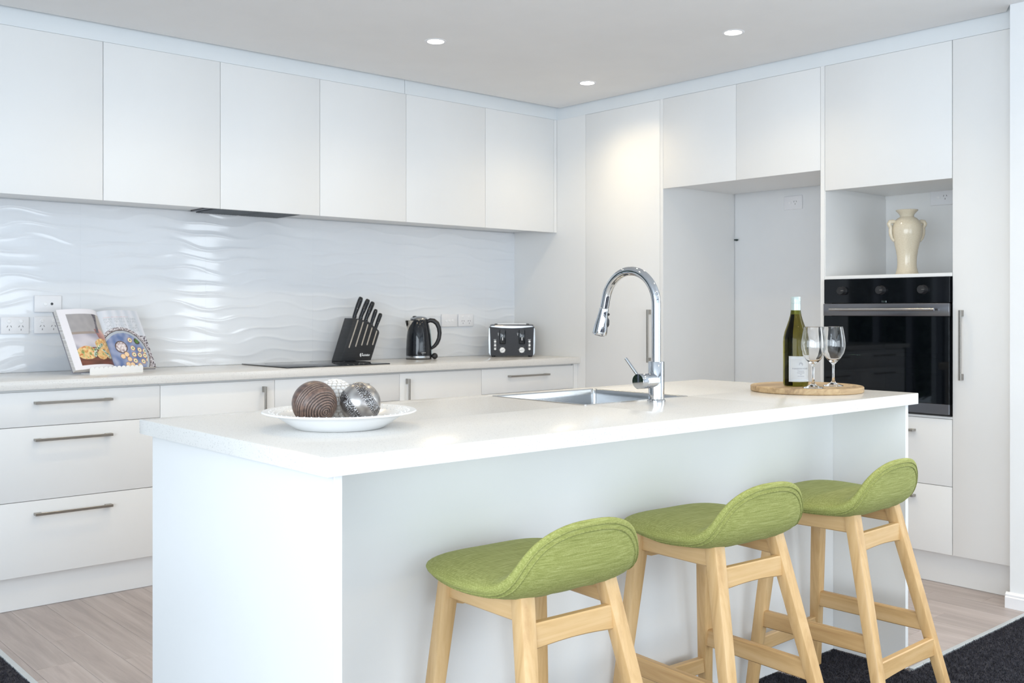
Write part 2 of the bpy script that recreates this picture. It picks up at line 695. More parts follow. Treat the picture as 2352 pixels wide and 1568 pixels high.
# bulkhead panels above the cabinets
b = new()
box(b, (0.23, 4.404, 2.3298), (3.1235, 4.80, 2.5595), 0.001, 1)
bulk = structure('trim_3', b, M['bulk'])
b = new()
box(b, (3.126, 4.404, 2.3298), (XB, 4.80, 2.5595), 0.001, 1)
structure('trim_4', b, M['bulk'])
b = new()
box(b, (XB, 1.711, 2.3278), (4.885, 4.80, 2.5595), 0.001, 1)
structure('trim_5', b, M['bulk'])


# wavy relief tiles on the back wall
def wave(xx, zz):
    u, w = 2 * PI * xx / 0.6048, 2 * PI * zz / 0.297
    ph = 5 * w + 1.5 * math.sin(u + 0.6 + 0.0 * w) + 0.9 * math.sin(2 * u + 2.1 + w) + 0.5 * math.sin(u - 2 * w + 1.0)
    amp = 0.75 + 0.35 * math.sin(u + w + 0.5)
    return 0.0030 * amp * ((1 - abs(math.sin(ph / 2 + 0.25 * math.sin(ph)))) ** 1.25 - 0.3)


def tile_mesh(x0, x1, z0, z1, nx, nz):
    b = new()
    R = []
    for j in range(nz + 1):
        zz = z0 + (z1 - z0) * j / nz
        R.append([b.verts.new((x0 + (x1 - x0) * i / nx, -0.008 - wave(x0 + (x1 - x0) * i / nx, zz), zz)) for i in range(nx + 1)])
    for j in range(nz):
        for i in range(nx):
            b.faces.new((R[j][i], R[j][i + 1], R[j + 1][i + 1], R[j + 1][i]))
    border = [R[0][i] for i in range(nx + 1)] + [R[j][nx] for j in range(1, nz + 1)] + [R[nz][i] for i in range(nx - 1, -1, -1)] + [R[j][0] for j in range(nz - 1, 0, -1)]
    bk = [b.verts.new((v.co.x, 0, v.co.z)) for v in border]
    n = len(border)
    for i in range(n):
        j = (i + 1) % n
        b.faces.new((border[i], border[j], bk[j], bk[i]))
    return mesh_from(b, 'tile', 40)


g, gz = 0.0001, 0.00004
TW, TH, TZ = 0.6048, 0.297, 0.907
t_full = tile_mesh(g, TW - g, gz, TH - gz, 44, 120)
t_top = tile_mesh(g, TW - g, gz, 0.168, 44, 68)
t_end = tile_mesh(g, XB - 4.0046 - 0.0003, gz, TH - gz, 18, 120)
t_endt = tile_mesh(g, XB - 4.0046 - 0.0003, gz, 0.168, 18, 68)
for k in range(-2, 5):
    for j in range(3):
        msh = (t_full, t_top)[j == 2] if k < 4 else (t_end, t_endt)[j == 2]
        o = obj('tile', msh, M['tile'], wall_back)
        o.location = (1.5855 + TW * k, 4.7995, TZ + TH * j)


# ------------------------------------------------------------------ cabinetry
def handle(parent, length, mtx, o_name='handle'):
    """bar handle along local x, standing 28 mm off the front (-y)"""
    b = new()
    h = length / 2
    box(b, (-h, -0.030, -0.005), (h, -0.022, 0.005), 0.0008, 1)
    for s in (-1, 1):
        a0, a1 = sorted((s * h, s * (h - 0.026)))
        box(b, (a0, -0.0225, -0.005), (a1, -0.0002, 0.005), 0.0008, 1)
    bmesh.ops.transform(b, matrix=mtx, verts=b.verts)
    return obj(o_name, b, M['nickel'], parent)


FT = 0.018   # front thickness
GAP = 0.0012


def front(parent, name, x0, x1, z0, z1, hd=None):
    b = new()
    box(b, (x0 + GAP, 0, z0 + GAP), (x1 - GAP, FT, z1 - GAP), 0.001, 2)
    o = obj(name, b, M['door'], parent)
    if hd:
        kind, hx, hz, ln = hd
        m = Matrix.Translation((hx, 0, hz))
        if kind == 'v':
            m = m @ Matrix.Rotation(PI / 2, 4, 'Y')
        handle(o, ln, m)
    return o


def carcass(parent, x0, x1, z0, z1, depth, y0=FT + 0.001, name='body'):
    b = new()
    box(b, (x0 + 0.0004, y0, z0), (x1 - 0.0004, depth, z1))
    return obj(name, b, M['door'], parent)


def plinth(parent, x0, x1, depth=0.15):
    b = new()
    box(b, (x0, 0.052, 0.001), (x1, depth, 0.137))
    return obj('kickboard', b, M['door'], parent)


YA = 4.228      # drawer fronts of the back run
DA = 4.785 - YA
ZT, ZS = 0.906, 0.870
DT = 0.861      # top of base fronts
ZB = 0.139      # bottom of fronts


def base_unit(x0, x1, label, cat, build):
    t = thing('base_cabinet', label, cat, (x0, YA, 0), 0, 'base cabinets along the back wall')
    w = x1 - x0
    carcass(t, 0, w, ZB + 0.001, ZS - 0.002, DA)
    plinth(t, 0, w)
    build(t, w)
    return t


def drawers3(hl):
    def f(t, w):
        c = hl
        front(t, 'drawer', 0, w, 0.7236, DT, ('h', c, 0.8165, 0.30))
        front(t, 'drawer', 0, w, 0.432, 0.7236, ('h', c, 0.671, 0.30))
        front(t, 'drawer', 0, w, ZB, 0.432, ('h', c, 0.380, 0.30))
    return f


base_unit(0.30, 1.0105, 'white base cabinet with three drawers left of the cookbook', 'cabinet', drawers3(0.355))
base_unit(1.0105, 1.7285, 'white base cabinet with three wide drawers under the open cookbook', 'cabinet', drawers3(0.360))
base_unit(1.7285, 2.2678, 'white single door base cabinet between the wide drawers and the cooktop drawers', 'cabinet',
          lambda t, w: front(t, 'door', 0, w, ZB, DT, ('v', w - 0.059, 0.6885, 0.29)))
base_unit(2.2678, 2.968, 'white base cabinet with drawers directly under the black cooktop', 'cabinet', drawers3(0.350))
base_unit(2.968, 3.5071, 'white single door base cabinet below the kettle', 'cabinet',
          lambda t, w: front(t, 'door', 0, w, ZB, DT, ('v', 0.042, 0.6885, 0.29)))
base_unit(3.5071, 4.209, 'white base cabinet with drawers under the toaster', 'cabinet', drawers3(0.338))
b = new()
box(b, (0, 0.0, 0.001), (0.0335, 0.018, ZS - 0.002))
tag(obj('filler_panel', b, M['door']), 'narrow white filler strip in the corner under the countertop end', 'panel').location = (4.2105, YA, 0)

# back countertop
b = new()
box(b, (0.25, 4.205, ZS), (XB - 0.0015, 4.7895, ZT), 0.0025, 2)
ct = obj('countertop', b, M['quartz'], origin=(2.2, 4.5, ZS))
ct.location = (2.2, 4.5, ZS)
tag(ct, 'speckled quartz countertop along the tiled back wall', 'countertop')

# wall cabinets
YU, ZU = 4.404, 1.651
ups = [(0.475, 1.013, 'leftmost white wall cabinet at the edge of the picture'),
       (1.013, 1.5516, 'white wall cabinet above the power points and cookbook'),
       (1.5516, 2.0845, 'white wall cabinet just left of the rangehood'),
       (2.0845, 2.6107, 'white wall cabinet holding the rangehood underneath'),
       (2.6107, 3.1336, 'white wall cabinet above the knife block'),
       (3.1336, 3.6819, 'white wall cabinet above the kettle'),
       (3.6819, 4.219, 'white wall cabinet in the corner above the toaster')]
for x0, x1, lab in ups:
    t = thing('wall_cabinet', lab, 'cabinet', (x0, YU, ZU), 0, 'wall cabinets above the splashback')
    w = x1 - x0
    if abs(x0 - 2.0845) < 0.01:
        # open underside for the rangehood
        b = new()
        box(b, (0.0004, 0.019, 0.10), (w - 0.0004, 0.380, 0.677))
        obj('body', b, M['door'], t)
        b = new()
        box(b, (0.0004, 0.019, 0.022), (0.016, 0.380, 0.10))
        obj('side_panel', b, M['door'], t)
        b = new()
        box(b, (w - 0.016, 0.019, 0.022), (w - 0.0004, 0.380, 0.10))
        obj('side_panel', b, M['door'], t)
    else:
        carcass(t, 0, w, 0.022, 0.677, 0.380)
    b = new()
    box(b, (GAP, 0, 0), (w - GAP, FT, 0.678), 0.001, 2)
    obj('door', b, M['door'], t)
b = new()
box(b, (0, 0, 0), (0.0225, 0.018, 0.678), 0.0008, 1)
tag(obj('filler_panel', b, M['door']), 'thin white filler strip between corner wall cabinet and tall pantry', 'panel').location = (4.2205, YU, ZU)

# rangehood insert
t = thing('rangehood', 'slim grey rangehood insert under the wall cabinet above the cooktop', 'rangehood', (2.105, 4.43, 1.662))
b = new()
box(b, (0, 0, 0.004), (0.484, 0.345, 0.085))
obj('housing', b, M['oven_steel'], t)
b = new()
box(b, (0.004, 0.005, -0.002), (0.48, 0.045, 0.003), 0.001, 1)
obj('front_lip', b, M['dark'], t)
for i in range(2):
    b = new()
    x0 = 0.02 + i * 0.226
    box(b, (x0, 0.06, -0.001), (x0 + 0.216, 0.33, 0.003))
    for k in range(14):
        box(b, (x0 + 0.006 + k * 0.015, 0.07, -0.003), (x0 + 0.013 + k * 0.015, 0.32, -0.001))
    obj('filter', b, M['filter'], t)
for k in range(4):
    b = new()
    lathe(b, [(0, -0.005), (0.005, -0.005), (0.006, -0.002)], 16, (0.3 + k * 0.03, 0.025, 0))
    obj('button', b, M['chrome'], t)


# --- tall run on the right: local x runs towards the viewer (-y world), front towards -x world
def tall(name, label, cat, ya, yb):
    t = thing(name, label, cat, (XB, ya, 0), RZ_B)
    return t, ya - yb


# corner pantry
t, w = tall('pantry_cabinet', 'tall white pantry cabinet with one full height door beside the fridge recess', 'cabinet', 4.7985, 3.598)
b = new()
box(b, (0.0, 0, ZB), (4.7985 - 4.1645, FT, 2.328), 0.0008, 1)
obj('end_panel', b, M['door'], t)
front(t, 'door', 4.7985 - 4.163, w, ZB, 2.328, ('v', 4.7985 - 3.666, 1.041, 0.29))
carcass(t, 0, w, 0.14, 2.327, 0.62)
plinth(t, 0.53, w)

# fridge recess: two gables and an overhead cupboard
b = new()
box(b, (0, 0, 0.001), (0.021, 0.64, 2.328), 0.0008, 1)
gb = obj('gable_panel', b, M['door'])
gb.location, gb.rotation_euler = (XB, 3.5975, 0), (0, 0, RZ_B)
tag(gb, 'tall white gable panel between the pantry and the empty fridge recess', 'panel')
gb2 = dup(gb)
gb2.location = (XB, 2.6165, 0)
tag(gb2, 'tall white gable panel between the fridge recess and the oven tower', 'panel')
t, w = tall('overhead_cabinet', 'white two door cupboard over the empty fridge recess', 'cabinet', 3.576, 2.617)
front(t, 'door', 0, 3.576 - 3.097, 1.84, 2.328)
front(t, 'door', 3.576 - 3.097, w, 1.84, 2.328)
carcass(t, 0.0005, w - 0.0005, 1.858, 2.327, 0.62)

# oven tower
YT = 2.5945
t, w = tall('oven_tower', 'tall white oven tower with open display niche and two drawers', 'cabinet', YT, 1.9885)
front(t, 'door', 0, w, 1.741, 2.328)
b = new()
box(b, (0, FT + 0.001, 1.758), (w, 0.56, 2.327))
obj('upper_body', b, M['door'], t)
b = new()
box(b, (0, 0.561, 0.14), (w, 0.58, 2.327))
obj('back_panel', b, M['door'], t)
for s in (0, 1):
    b = new()
    x0 = 0.0 if s == 0 else w - 0.004
    box(b, (x0, 0.0008 if s == 0 else FT + 0.002, 1.3412), (x0 + 0.004, 0.56, 1.7405))
    obj('side_panel', b, M['door'], t)
b = new()
box(b, (0, 0.0, 1.3255), (w, 0.56, 1.341), 0.0008, 1)
obj('shelf', b, M['door'], t)
b = new()
box(b, (0, 0.004, 0.7175), (w, 0.56, 0.7275), 0.0008, 1)
obj('oven_shelf', b, M['door'], t)
front(t, 'drawer', 0, w, 0.43, 0.717, ('h', YT - 2.2985, 0.659, 0.30))
front(t, 'drawer', 0, w, ZB, 0.43, ('h', YT - 2.2985, 0.374, 0.30))
carcass(t, 0, w, 0.14, 0.716, 0.56)
plinth(t, 0, YT - 1.711)

# right end tall cupboard
t, w = tall('tall_cupboard', 'narrow tall white cupboard with long bar handle right of the oven', 'cabinet', 1.9875, 1.711)
front(t, 'door', 0, w, ZB, 2.328, ('v', 1.9875 - 1.944, 1.034, 0.295))
carcass(t, 0, w, 0.14, 2.327, 0.62)

# ------------------------------------------------------------------ oven
t = thing('wall_oven', 'black glass built in oven with steel trim in the tall tower', 'oven', (XB, YT - 0.004, 0.729), RZ_B)
OW, OH = 0.597, 0.595
b = new()
box(b, (0.02, 0.02, 0.01), (0.04, 0.5, OH - 0.11))
box(b, (OW - 0.04, 0.02, 0.01), (OW - 0.02, 0.5, OH - 0.11))
box(b, (0.02, 0.48, 0.01), (OW - 0.02, 0.5, OH - 0.11))
box(b, (0.02, 0.02, 0.005), (OW - 0.02, 0.5, 0.03))
box(b, (0.02, 0.02, OH - 0.13), (OW - 0.02, 0.5, OH - 0.01))
obj('oven_cavity', b, M['oveninside'], t)
b = new()
box(b, (0.0, -0.012, OH - 0.110), (OW, 0.018, OH), 0.001, 1)
cpn = obj('control_panel', b, M['oven_black'], t)
for kx in (0.098, 0.288, 0.482):
    b = new()
    lathe(b, [(0, 0.026), (0.0165, 0.026), (0.018, 0.024), (0.019, 0.002), (0.0205, 0.0)], 32, mtx=Matrix.Translation((kx, -0.012, OH - 0.053)) @ Matrix.Rotation(PI / 2, 4, 'X'))
    kn = obj('knob', b, M['dark'], t)
    b = new()
    box(b, (kx + 0.004, -0.0395, OH - 0.054), (kx + 0.0165, -0.038, OH - 0.052))
    obj('pointer', b, M['nickel'], kn)
b = new()
box(b, (0.288, -0.0128, OH - 0.108), (0.31, -0.0118, OH - 0.100), 0.0003, 1)
obj('indicator', b, M['chrome'], t)
b = new()
box(b, (0, -0.018, OH - 0.168), (OW, 0.018, OH - 0.1125), 0.0015, 2)
band = obj('door_band', b, M['oven_steel'], t, label='brushed steel band carrying the oven handle')
b = new()
zc = OH - 0.139
tube(b, [(0.05, -0.05, zc), (OW - 0.05, -0.05, zc)], 0.0065, 16)
for s in (0.085, OW - 0.085):
    box(b, (s - 0.012, -0.05, zc - 0.006), (s + 0.012, -0.017, zc + 0.006), 0.002, 2)
obj('handle', b, M['steel'], t)
b = new()
box(b, (0, -0.016, 0.052), (OW, -0.010, OH - 0.1685), 0.001, 1)
obj('door_glass', b, M['ovenglass'], t)
b = new()
# black printed surround behind the glass
for lo, hi in (((0, -0.0095, 0.052), (0.052, 0.016, OH - 0.169)), ((OW - 0.052, -0.0095, 0.052), (OW, 0.016, OH - 0.169)),
               ((0.052, -0.0095, 0.052), (OW - 0.052, 0.016, 0.105)), ((0.052, -0.0095, OH - 0.215), (OW - 0.052, 0.016, OH - 0.169))):
    box(b, lo, hi)
obj('door_frame', b, M['oven_black'], t)
b = new()
box(b, (0, -0.016, 0.008), (OW, 0.018, 0.0515), 0.001, 1)
obj('bottom_trim', b, M['oven_steel'], t, label='brushed steel strip along the bottom of the oven door')
b = new()
box(b, (0.0, -0.006, 0.0), (OW, 0.018, 0.0075))
obj('vent_gap', b, M['dark'], t)
b = new()
for kz in (0.17, 0.245):
    tube(b, [(0.045, 0.05, kz), (OW - 0.045, 0.05, kz)], 0.003, 8)
    tube(b, [(0.045, 0.45, kz), (OW - 0.045, 0.45, kz)], 0.003, 8)
    for i in range(18):
        xx = 0.06 + i * 0.028
        tube(b, [(xx, 0.05, kz), (xx, 0.45, kz)], 0.0015, 6)
obj('wire_rack', b, M['chrome'], t)

# ------------------------------------------------------------------ island
IX0, IX1, IY0, IY1 = 0.978, 3.229, 1.625, 2.524
SX0, SX1, SY0, SY1 = 2.085, 2.553, 2.045, 2.465
it = thing('island_base', 'white island bench base with solid end panels and knee recess', 'island', (2.1, 2.1, 0))
off = (2.1, 2.1, 0)
for nm, lo, hi in (('end_panel', (1.003, 1.641, 0.001), (1.021, 2.502, ZS - 0.001)),
                   ('end_panel', (3.172, 1.641, 0.001), (3.190, 2.502, ZS - 0.001)),
                   ('knee_panel', (1.0215, 1.905, 0.001), (3.1715, 1.923, ZS - 0.001)),
                   ('kickboard', (1.0215, 2.43, 0.001), (3.1715, 2.446, 0.137))):
    b = new()
    box(b, lo, hi, 0.0008, 1)
    obj(nm, b, M['door'], it, origin=off)
xs = [1.0215, 1.56, 2.10, 2.64, 3.1715]
for i in range(4):
    b = new()
    box(b, (xs[i] + GAP, 2.484, ZB), (xs[i + 1] - GAP, 2.502, DT), 0.001, 1)
    obj('door', b, M['door'], it, origin=off)
b = new()
box(b, (1.0215, 1.9235, ZB), (3.1715, 2.4835, ZB + 0.016))
obj('floor_panel', b, M['door'], it, origin=off)

# benchtop with sink cut-out
b = new()
gx, gy = [IX0, SX0 + 0.004, SX1 - 0.004, IX1], [IY0, SY0 + 0.004, SY1 - 0.004, IY1]
top = [[b.verts.new((x_, y_, ZT)) for x_ in gx] for y_ in gy]
bot = [[b.verts.new((x_, y_, ZS)) for x_ in gx] for y_ in gy]
for j in range(3):
    for i in range(3):
        if i == 1 and j == 1:
            continue
        b.faces.new((top[j][i], top[j][i + 1], top[j + 1][i + 1], top[j + 1][i]))
        b.faces.new((bot[j][i], bot[j + 1][i], bot[j + 1][i + 1], bot[j][i + 1]))
ring = [(0, 0), (1, 0), (2, 0), (3, 0), (3, 1), (3, 2), (3, 3), (2, 3), (1, 3), (0, 3), (0, 2), (0, 1)]
for (i, j), (i2, j2) in zip(ring, ring[1:] + ring[:1]):
    b.faces.new((bot[j][i], bot[j2][i2], top[j2][i2], top[j][i]))
inner = [(1, 1), (2, 1), (2, 2), (1, 2)]
for (i, j), (i2, j2) in zip(inner, inner[1:] + inner[:1]):
    b.faces.new((top[j][i], top[j2][i2], bot[j2][i2], bot[j][i]))
es = [e for e in b.edges if all(abs(v.co.z - ZT) < 1e-6 for v in e.verts) or (abs(e.verts[0].co.z - e.verts[1].co.z) > 0.01)]
es = [e for e in es if len(e.link_faces) == 2 and abs(e.link_faces[0].normal.dot(e.link_faces[1].normal)) < 0.5]
bmesh.ops.bevel(b, geom=es, offset=0.0025, segments=2, profile=0.5, affect='EDGES')
o = obj('benchtop', b, M['quartz'], origin=(2.1, 2.1, ZS))
o.location = (2.1, 2.1, ZS)
tag(o, 'pale speckled quartz benchtop over the island', 'benchtop')

# sink
t = thing('sink', 'square stainless steel sink set into the island benchtop', 'sink', ((SX0 + SX1) / 2, (SY0 + SY1) / 2, ZT))
off = ((SX0 + SX1) / 2, (SY0 + SY1) / 2, ZT)
b = new()


def rr(d, r, z):
    return [(x_, y_, z) for x_, y_ in rrect(SX0 + d, SX1 - d, SY0 + d, SY1 - d, r, 6)]


loops(b, [rr(0.0055, 0.008, ZT - 0.05), rr(0.0055, 0.008, ZT + 0.0002), rr(0.0, 0.008, ZT + 0.0003), rr(0.0, 0.008, ZT + 0.0014), rr(0.008, 0.014, ZT + 0.0014), rr(0.010, 0.016, ZT - 0.002),
          rr(0.012, 0.018, ZT - 0.02), rr(0.013, 0.020, ZT - 0.175), rr(0.018, 0.022, ZT - 0.192), rr(0.032, 0.02, ZT - 0.2), rr(0.19, 0.02, ZT - 0.203)], True, False, True)
obj('basin', b, M['steel'], t, origin=off)
b = new()
lathe(b, [(0.045, 0.0), (0.043, 0.002), (0.03, 0.0005), (0.0, 0.0005)], 32, (off[0], off[1], ZT - 0.2028))
obj('drain', b, M['chrome'], t, origin=off)

# tap
TX, TY = 2.331, 1.99
t = thing('kitchen_tap', 'tall chrome gooseneck tap with pull out spray by the sink', 'tap', (TX, TY, ZT))
off = (TX, TY, ZT)
b = new()
lathe(b, [(0, 0.0), (0.0275, 0.0), (0.0275, 0.005), (0.0255, 0.007), (0.0245, 0.008)], 40, off)
obj('base_ring', b, M['chrome'], t, origin=off)
b = new()
lathe(b, [(0.0238, 0.007), (0.0238, 0.119), (0.0228, 0.1205), (0.0145, 0.1205)], 40, off)
obj('body', b, M['chrome'], t, origin=off)
pts = [(TX, TY, 1.02), (TX, TY, 1.10), (TX, TY, 1.15), (TX, TY, 1.18)]
for i in range(0, 33):
    a = math.radians(166) * i / 32
    pts.append((TX, TY + 0.104 - 0.104 * math.cos(a), 1.196 + 0.104 * math.sin(a)))
d = V((0, math.sin(math.radians(14)), -math.cos(math.radians(14))))
e0 = V(pts[-1])
pts.append(tuple(e0 + d * 0.034))
b = new()
tube(b, pts, 0.0138, 28)
obj('spout', b, M['chrome'], t, origin=off)
j0 = e0 + d * 0.036
b = new()
hp, hr = [], []
for s, r in ((0, 0.0142), (0.002, 0.0148), (0.012, 0.0152), (0.03, 0.0172), (0.055, 0.0208), (0.072, 0.0226), (0.080, 0.0230), (0.085, 0.0222), (0.086, 0.018)):
    hp.append(j0 + d * s)
    hr.append(r)
tube(b, hp, hr, 32)
sh = obj('spray_head', b, M['chrome'], t, origin=off)
b = new()
tube(b, [j0 + d * 0.086, j0 + d * 0.0875], 0.017, 24)
obj('nozzle', b, M['dark'], sh, origin=off)
side = V((0.55, -0.8, -0.1)).normalized()
side = (side - d * side.dot(d)).normalized()
b = new()
bmesh.ops.create_uvsphere(b, u_segments=16, v_segments=10, radius=0.0042, matrix=Matrix.Translation(j0 + d * 0.017 + side * 0.0165))
obj('button', b, M['dark'], sh, origin=off)
b = new()
tube(b, [j0 + d * 0.030 + side * 0.0158, j0 + d * 0.036 + side * 0.0185, j0 + d * 0.05 + side * 0.0205, j0 + d * 0.057 + side * 0.0195], [0.003, 0.0045, 0.0045, 0.003], 12)
obj('button', b, M['dark'], sh, origin=off)
# mixer cartridge pointing left with lever
zc = 0.970
mx = Matrix.Translation((TX, TY, zc)) @ Matrix.Rotation(-PI / 2, 4, 'Y')
b = new()
lathe(b, [(0.0, 0.005), (0.0222, 0.005), (0.0222, 0.050), (0.0216, 0.0508), (0.0216, 0.0522), (0.0226, 0.053), (0.0226, 0.081), (0.0215, 0.083), (0.0, 0.0836)], 40, mtx=mx)
mc = obj('mixer', b, M['chrome'], t, origin=off)
b = new()
tube(b, [(TX - 0.069, TY + 0.012, zc + 0.016), (TX - 0.078, TY + 0.052, zc + 0.066)], 0.0045, 16)
obj('lever', b, M['chrome'], mc, origin=off)

# ------------------------------------------------------------------ plate with balls
PXY = V((1.258, 2.033, ZT))
b = new()
rings = []
prof = [(0.0, 0.003), (0.085, 0.003), (0.098, 0.000), (0.103, 0.002), (0.122, 0.014), (0.140, 0.026), (0.150, 0.0315), (0.166, 0.0355), (0.176, 0.0365), (0.1785, 0.0385), (0.176, 0.0410),
        (0.166, 0.0405), (0.150, 0.0365), (0.139, 0.0315), (0.121, 0.0195), (0.105, 0.0085), (0.09, 0.0065), (0.0, 0.0065)]
lathe(b, prof, 72)
for v in b.verts:
    v.co.x *= 1.0
pl = obj('plate', b, M['china'])
pl.location = PXY
tag(pl, 'white shallow bowl plate holding three decorative balls on the island', 'plate')
# embossed dots on the rim
b = new()
for k in range(3):
    for i in range(60):
        a = 2 * PI * (i + 0.5 * (k % 2)) / 60
        r = 0.143 + 0.009 * k
        z = 0.0338 + 0.0028 * k if k < 2 else 0.0396
        bmesh.ops.create_icosphere(b, subdivisions=1, radius=0.0016, matrix=Matrix.Translation((r * math.cos(a), r * math.sin(a), z)))
o = obj('rim_dots', b, M['china'], pl)
o['kind'] = 'stuff'


def ball(r, seg, fn):
    """sphere with carved relief; fn(n) -> (radial offset, colour, darker in the hollows)"""
    b = new()
    bmesh.ops.create_uvsphere(b, u_segments=seg, v_segments=seg // 2, radius=r)
    lay = b.verts.layers.float_color.new('print')
    for v in b.verts:
        n = v.co.normalized()
        h, c = fn(n)
        v.co = n * (r + h)
        v[lay] = (*c, 1)
    return b


def mixc(a, c, f):
    f = max(0, min(1, f))
    return tuple(p + (q - p) * f for p, q in zip(a, c))


M['carved'] = attrmat('carved_dark_wood', 'print', 0.34)
M['silver'] = attrmat('antique_silver', 'print', 0.30)
BS(M['silver']).inputs['Metallic'].default_value = 0.85
M['whitewash'] = attrmat('whitewashed_carving', 'print', 0.55)
ax1 = V((0.03, -0.93, -0.36)).normalized()


def grooves(n):
    th = math.acos(max(-1, min(1, n.dot(ax1))))
    u = ax1.orthogonal()
    w_ = ax1.cross(u)
    a = math.atan2(n.dot(w_), n.dot(u))
    g1 = mnoise.noise(n * 6)
    base = mixc((0.075, 0.050, 0.045), (0.17, 0.105, 0.080), 0.5 + g1)
    if th > 1.62 or (1.02 < th < 1.16):
        return 0.0, base
    k = th * 52 + a + 1.3 * mnoise.noise(n * 2.5)
    sv = math.sin(k)
    d = max(0, sv) ** 0.7
    col = mixc(base, (0.028, 0.018, 0.016), d)
    if -0.75 < sv < 0.0:
        col = mixc(base, (0.34, 0.24, 0.19), 0.55 + 0.5 * mnoise.noise(n * 14))
    return -0.0016 * d, col


o = obj('decorative_ball', ball(0.0515, 360, grooves), M['carved'], smooth=180)
o.location = (1.2, 2.049, ZT + 0.0067 + 0.0522)
tag(o, 'dark brown carved wooden ball with spiral grooves on the plate', 'ornament', 'decorative balls in the plate')
ax2 = V((0.70, -0.42, 0.55)).normalized()
ax2u = ax2.orthogonal().normalized()
ax2w = ax2.cross(ax2u)


def emboss(n):
    h = n.dot(ax2)
    g1 = mnoise.noise(n * 3.5)
    col = mixc((0.24, 0.22, 0.21), (0.50, 0.485, 0.47), 0.5 + 0.8 * g1)
    e = 0
    if 0.30 < h < 0.62 or -0.62 < h < -0.34:
        t_ = 1 - min(1, abs(mnoise.noise(n * 11 + V((3, 1, 2)))) / 0.16)
        e = 0.0017 * t_
        col = mixc((0.10, 0.095, 0.095), (0.66, 0.66, 0.67), t_)
    for hb in (0.27, 0.65, -0.31, -0.65):
        if abs(h - hb) < 0.028:
            a = math.atan2(n.dot(ax2w), n.dot(ax2u))
            t_ = max(0, math.sin(a * 52)) * (1 - abs(h - hb) / 0.028) ** 0.5
            e = 0.0017 * t_
            col = mixc((0.13, 0.12, 0.12), (0.68, 0.68, 0.69), t_)
    return e, col


o = obj('decorative_ball', ball(0.0478, 330, emboss), M['silver'], smooth=180)
o.location = (1.2987, 2.010, ZT + 0.0067 + 0.0494)
tag(o, 'silver embossed metal ball on the right side of the plate', 'ornament', 'decorative balls in the plate')


def scales(n):
    a = math.atan2(n.y, n.x)
    t_ = math.asin(max(-1, min(1, n.z)))
    row = math.floor(t_ / 0.20)
    nn = max(3, round(26 * math.cos((row + 0.5) * 0.20)))
    f = abs(math.sin(a * nn / 2 + (row % 2) * PI / 2)) ** 0.45
    fr = t_ / 0.20 - row
    q_ = f * min(1, (1 - fr) * 2.2) ** 0.5
    return 0.0028 * q_ - 0.0028, mixc((0.36, 0.31, 0.26), (0.86, 0.86, 0.85), q_ * 1.25)


o = obj('decorative_ball', ball(0.0500, 260, scales), M['whitewash'], smooth=180)
o.location = (1.298, 2.121, ZT + 0.0067 + 0.0505)
tag(o, 'white carved ball hidden behind the brown and silver balls', 'ornament', 'decorative balls in the plate')

# ------------------------------------------------------------------ board, bottle, glasses
BC = V((3.017, 1.913, ZT))
t = thing('serving_board', 'round acacia serving board under the wine bottle and glasses', 'board', BC)
b = new()
lathe(b, [(0, 0.0), (0.181, 0.0), (0.185, 0.003), (0.185, 0.0175), (0.1825, 0.020), (0.173, 0.020), (0.171, 0.0185), (0.167, 0.0185), (0.165, 0.020), (0, 0.020)], 96)
obj('board', b, M['acacia'], t)
for k in range(9):
    b = new()
    a = math.radians(195 + k * 19)
    box(b, (-0.006, -0.0012, 0), (0.006, 0.0012, 0.0004), mtx=Matrix.Translation((0.155 * math.cos(a), 0.155 * math.sin(a), 0.02)) @ Matrix.Rotation(a + 0.6, 4, 'Z'))
    obj('burnt_mark', b, M['dark'], t)

ZBD = ZT + 0.0203
BT = V((2.963, 1.920, ZBD))
t = thing('wine_bottle', 'olive green wine bottle with white label on the round board', 'bottle', BT)
b = new()
lathe(b, [(0, 0.004), (0.022, 0.002), (0.034, 0.0), (0.0395, 0.003), (0.0415, 0.010), (0.0415, 0.148), (0.0405, 0.163), (0.0365, 0.182), (0.0300, 0.200), (0.0232, 0.220), (0.0188, 0.236), (0.0165, 0.250), (0.0155, 0.262), (0.0148, 0.292), (0, 0.292)], 64)
obj('glass_body', b, M['bottleglass'], t)
b = new()
lathe(b, [(0.0158, 0.240), (0.0162, 0.2405), (0.0162, 0.276), (0.0156, 0.2765), (0.0156, 0.278), (0.0164, 0.2785), (0.0164, 0.281), (0.0158, 0.2815), (0.0158, 0.283), (0.0164, 0.2835), (0.0164, 0.297), (0.0155, 0.299), (0, 0.299)], 48)
obj('cap', b, M['cap'], t, label='pale grey screw cap and neck sleeve')
# direction from bottle to viewer
av = math.atan2(-BT.y, -BT.x)


def cyl(r, a, z):
    return V((r * math.cos(a), r * math.sin(a), z))


def patch(b, r, a0, a1, z0, z1, n=24):
    lo = [b.verts.new(cyl(r, a0 + (a1 - a0) * i / n, z0)) for i in range(n + 1)]
    hi = [b.verts.new(cyl(r, a0 + (a1 - a0) * i / n, z1)) for i in range(n + 1)]
    for i in range(n):
        b.faces.new((lo[i], lo[i + 1], hi[i + 1], hi[i]))


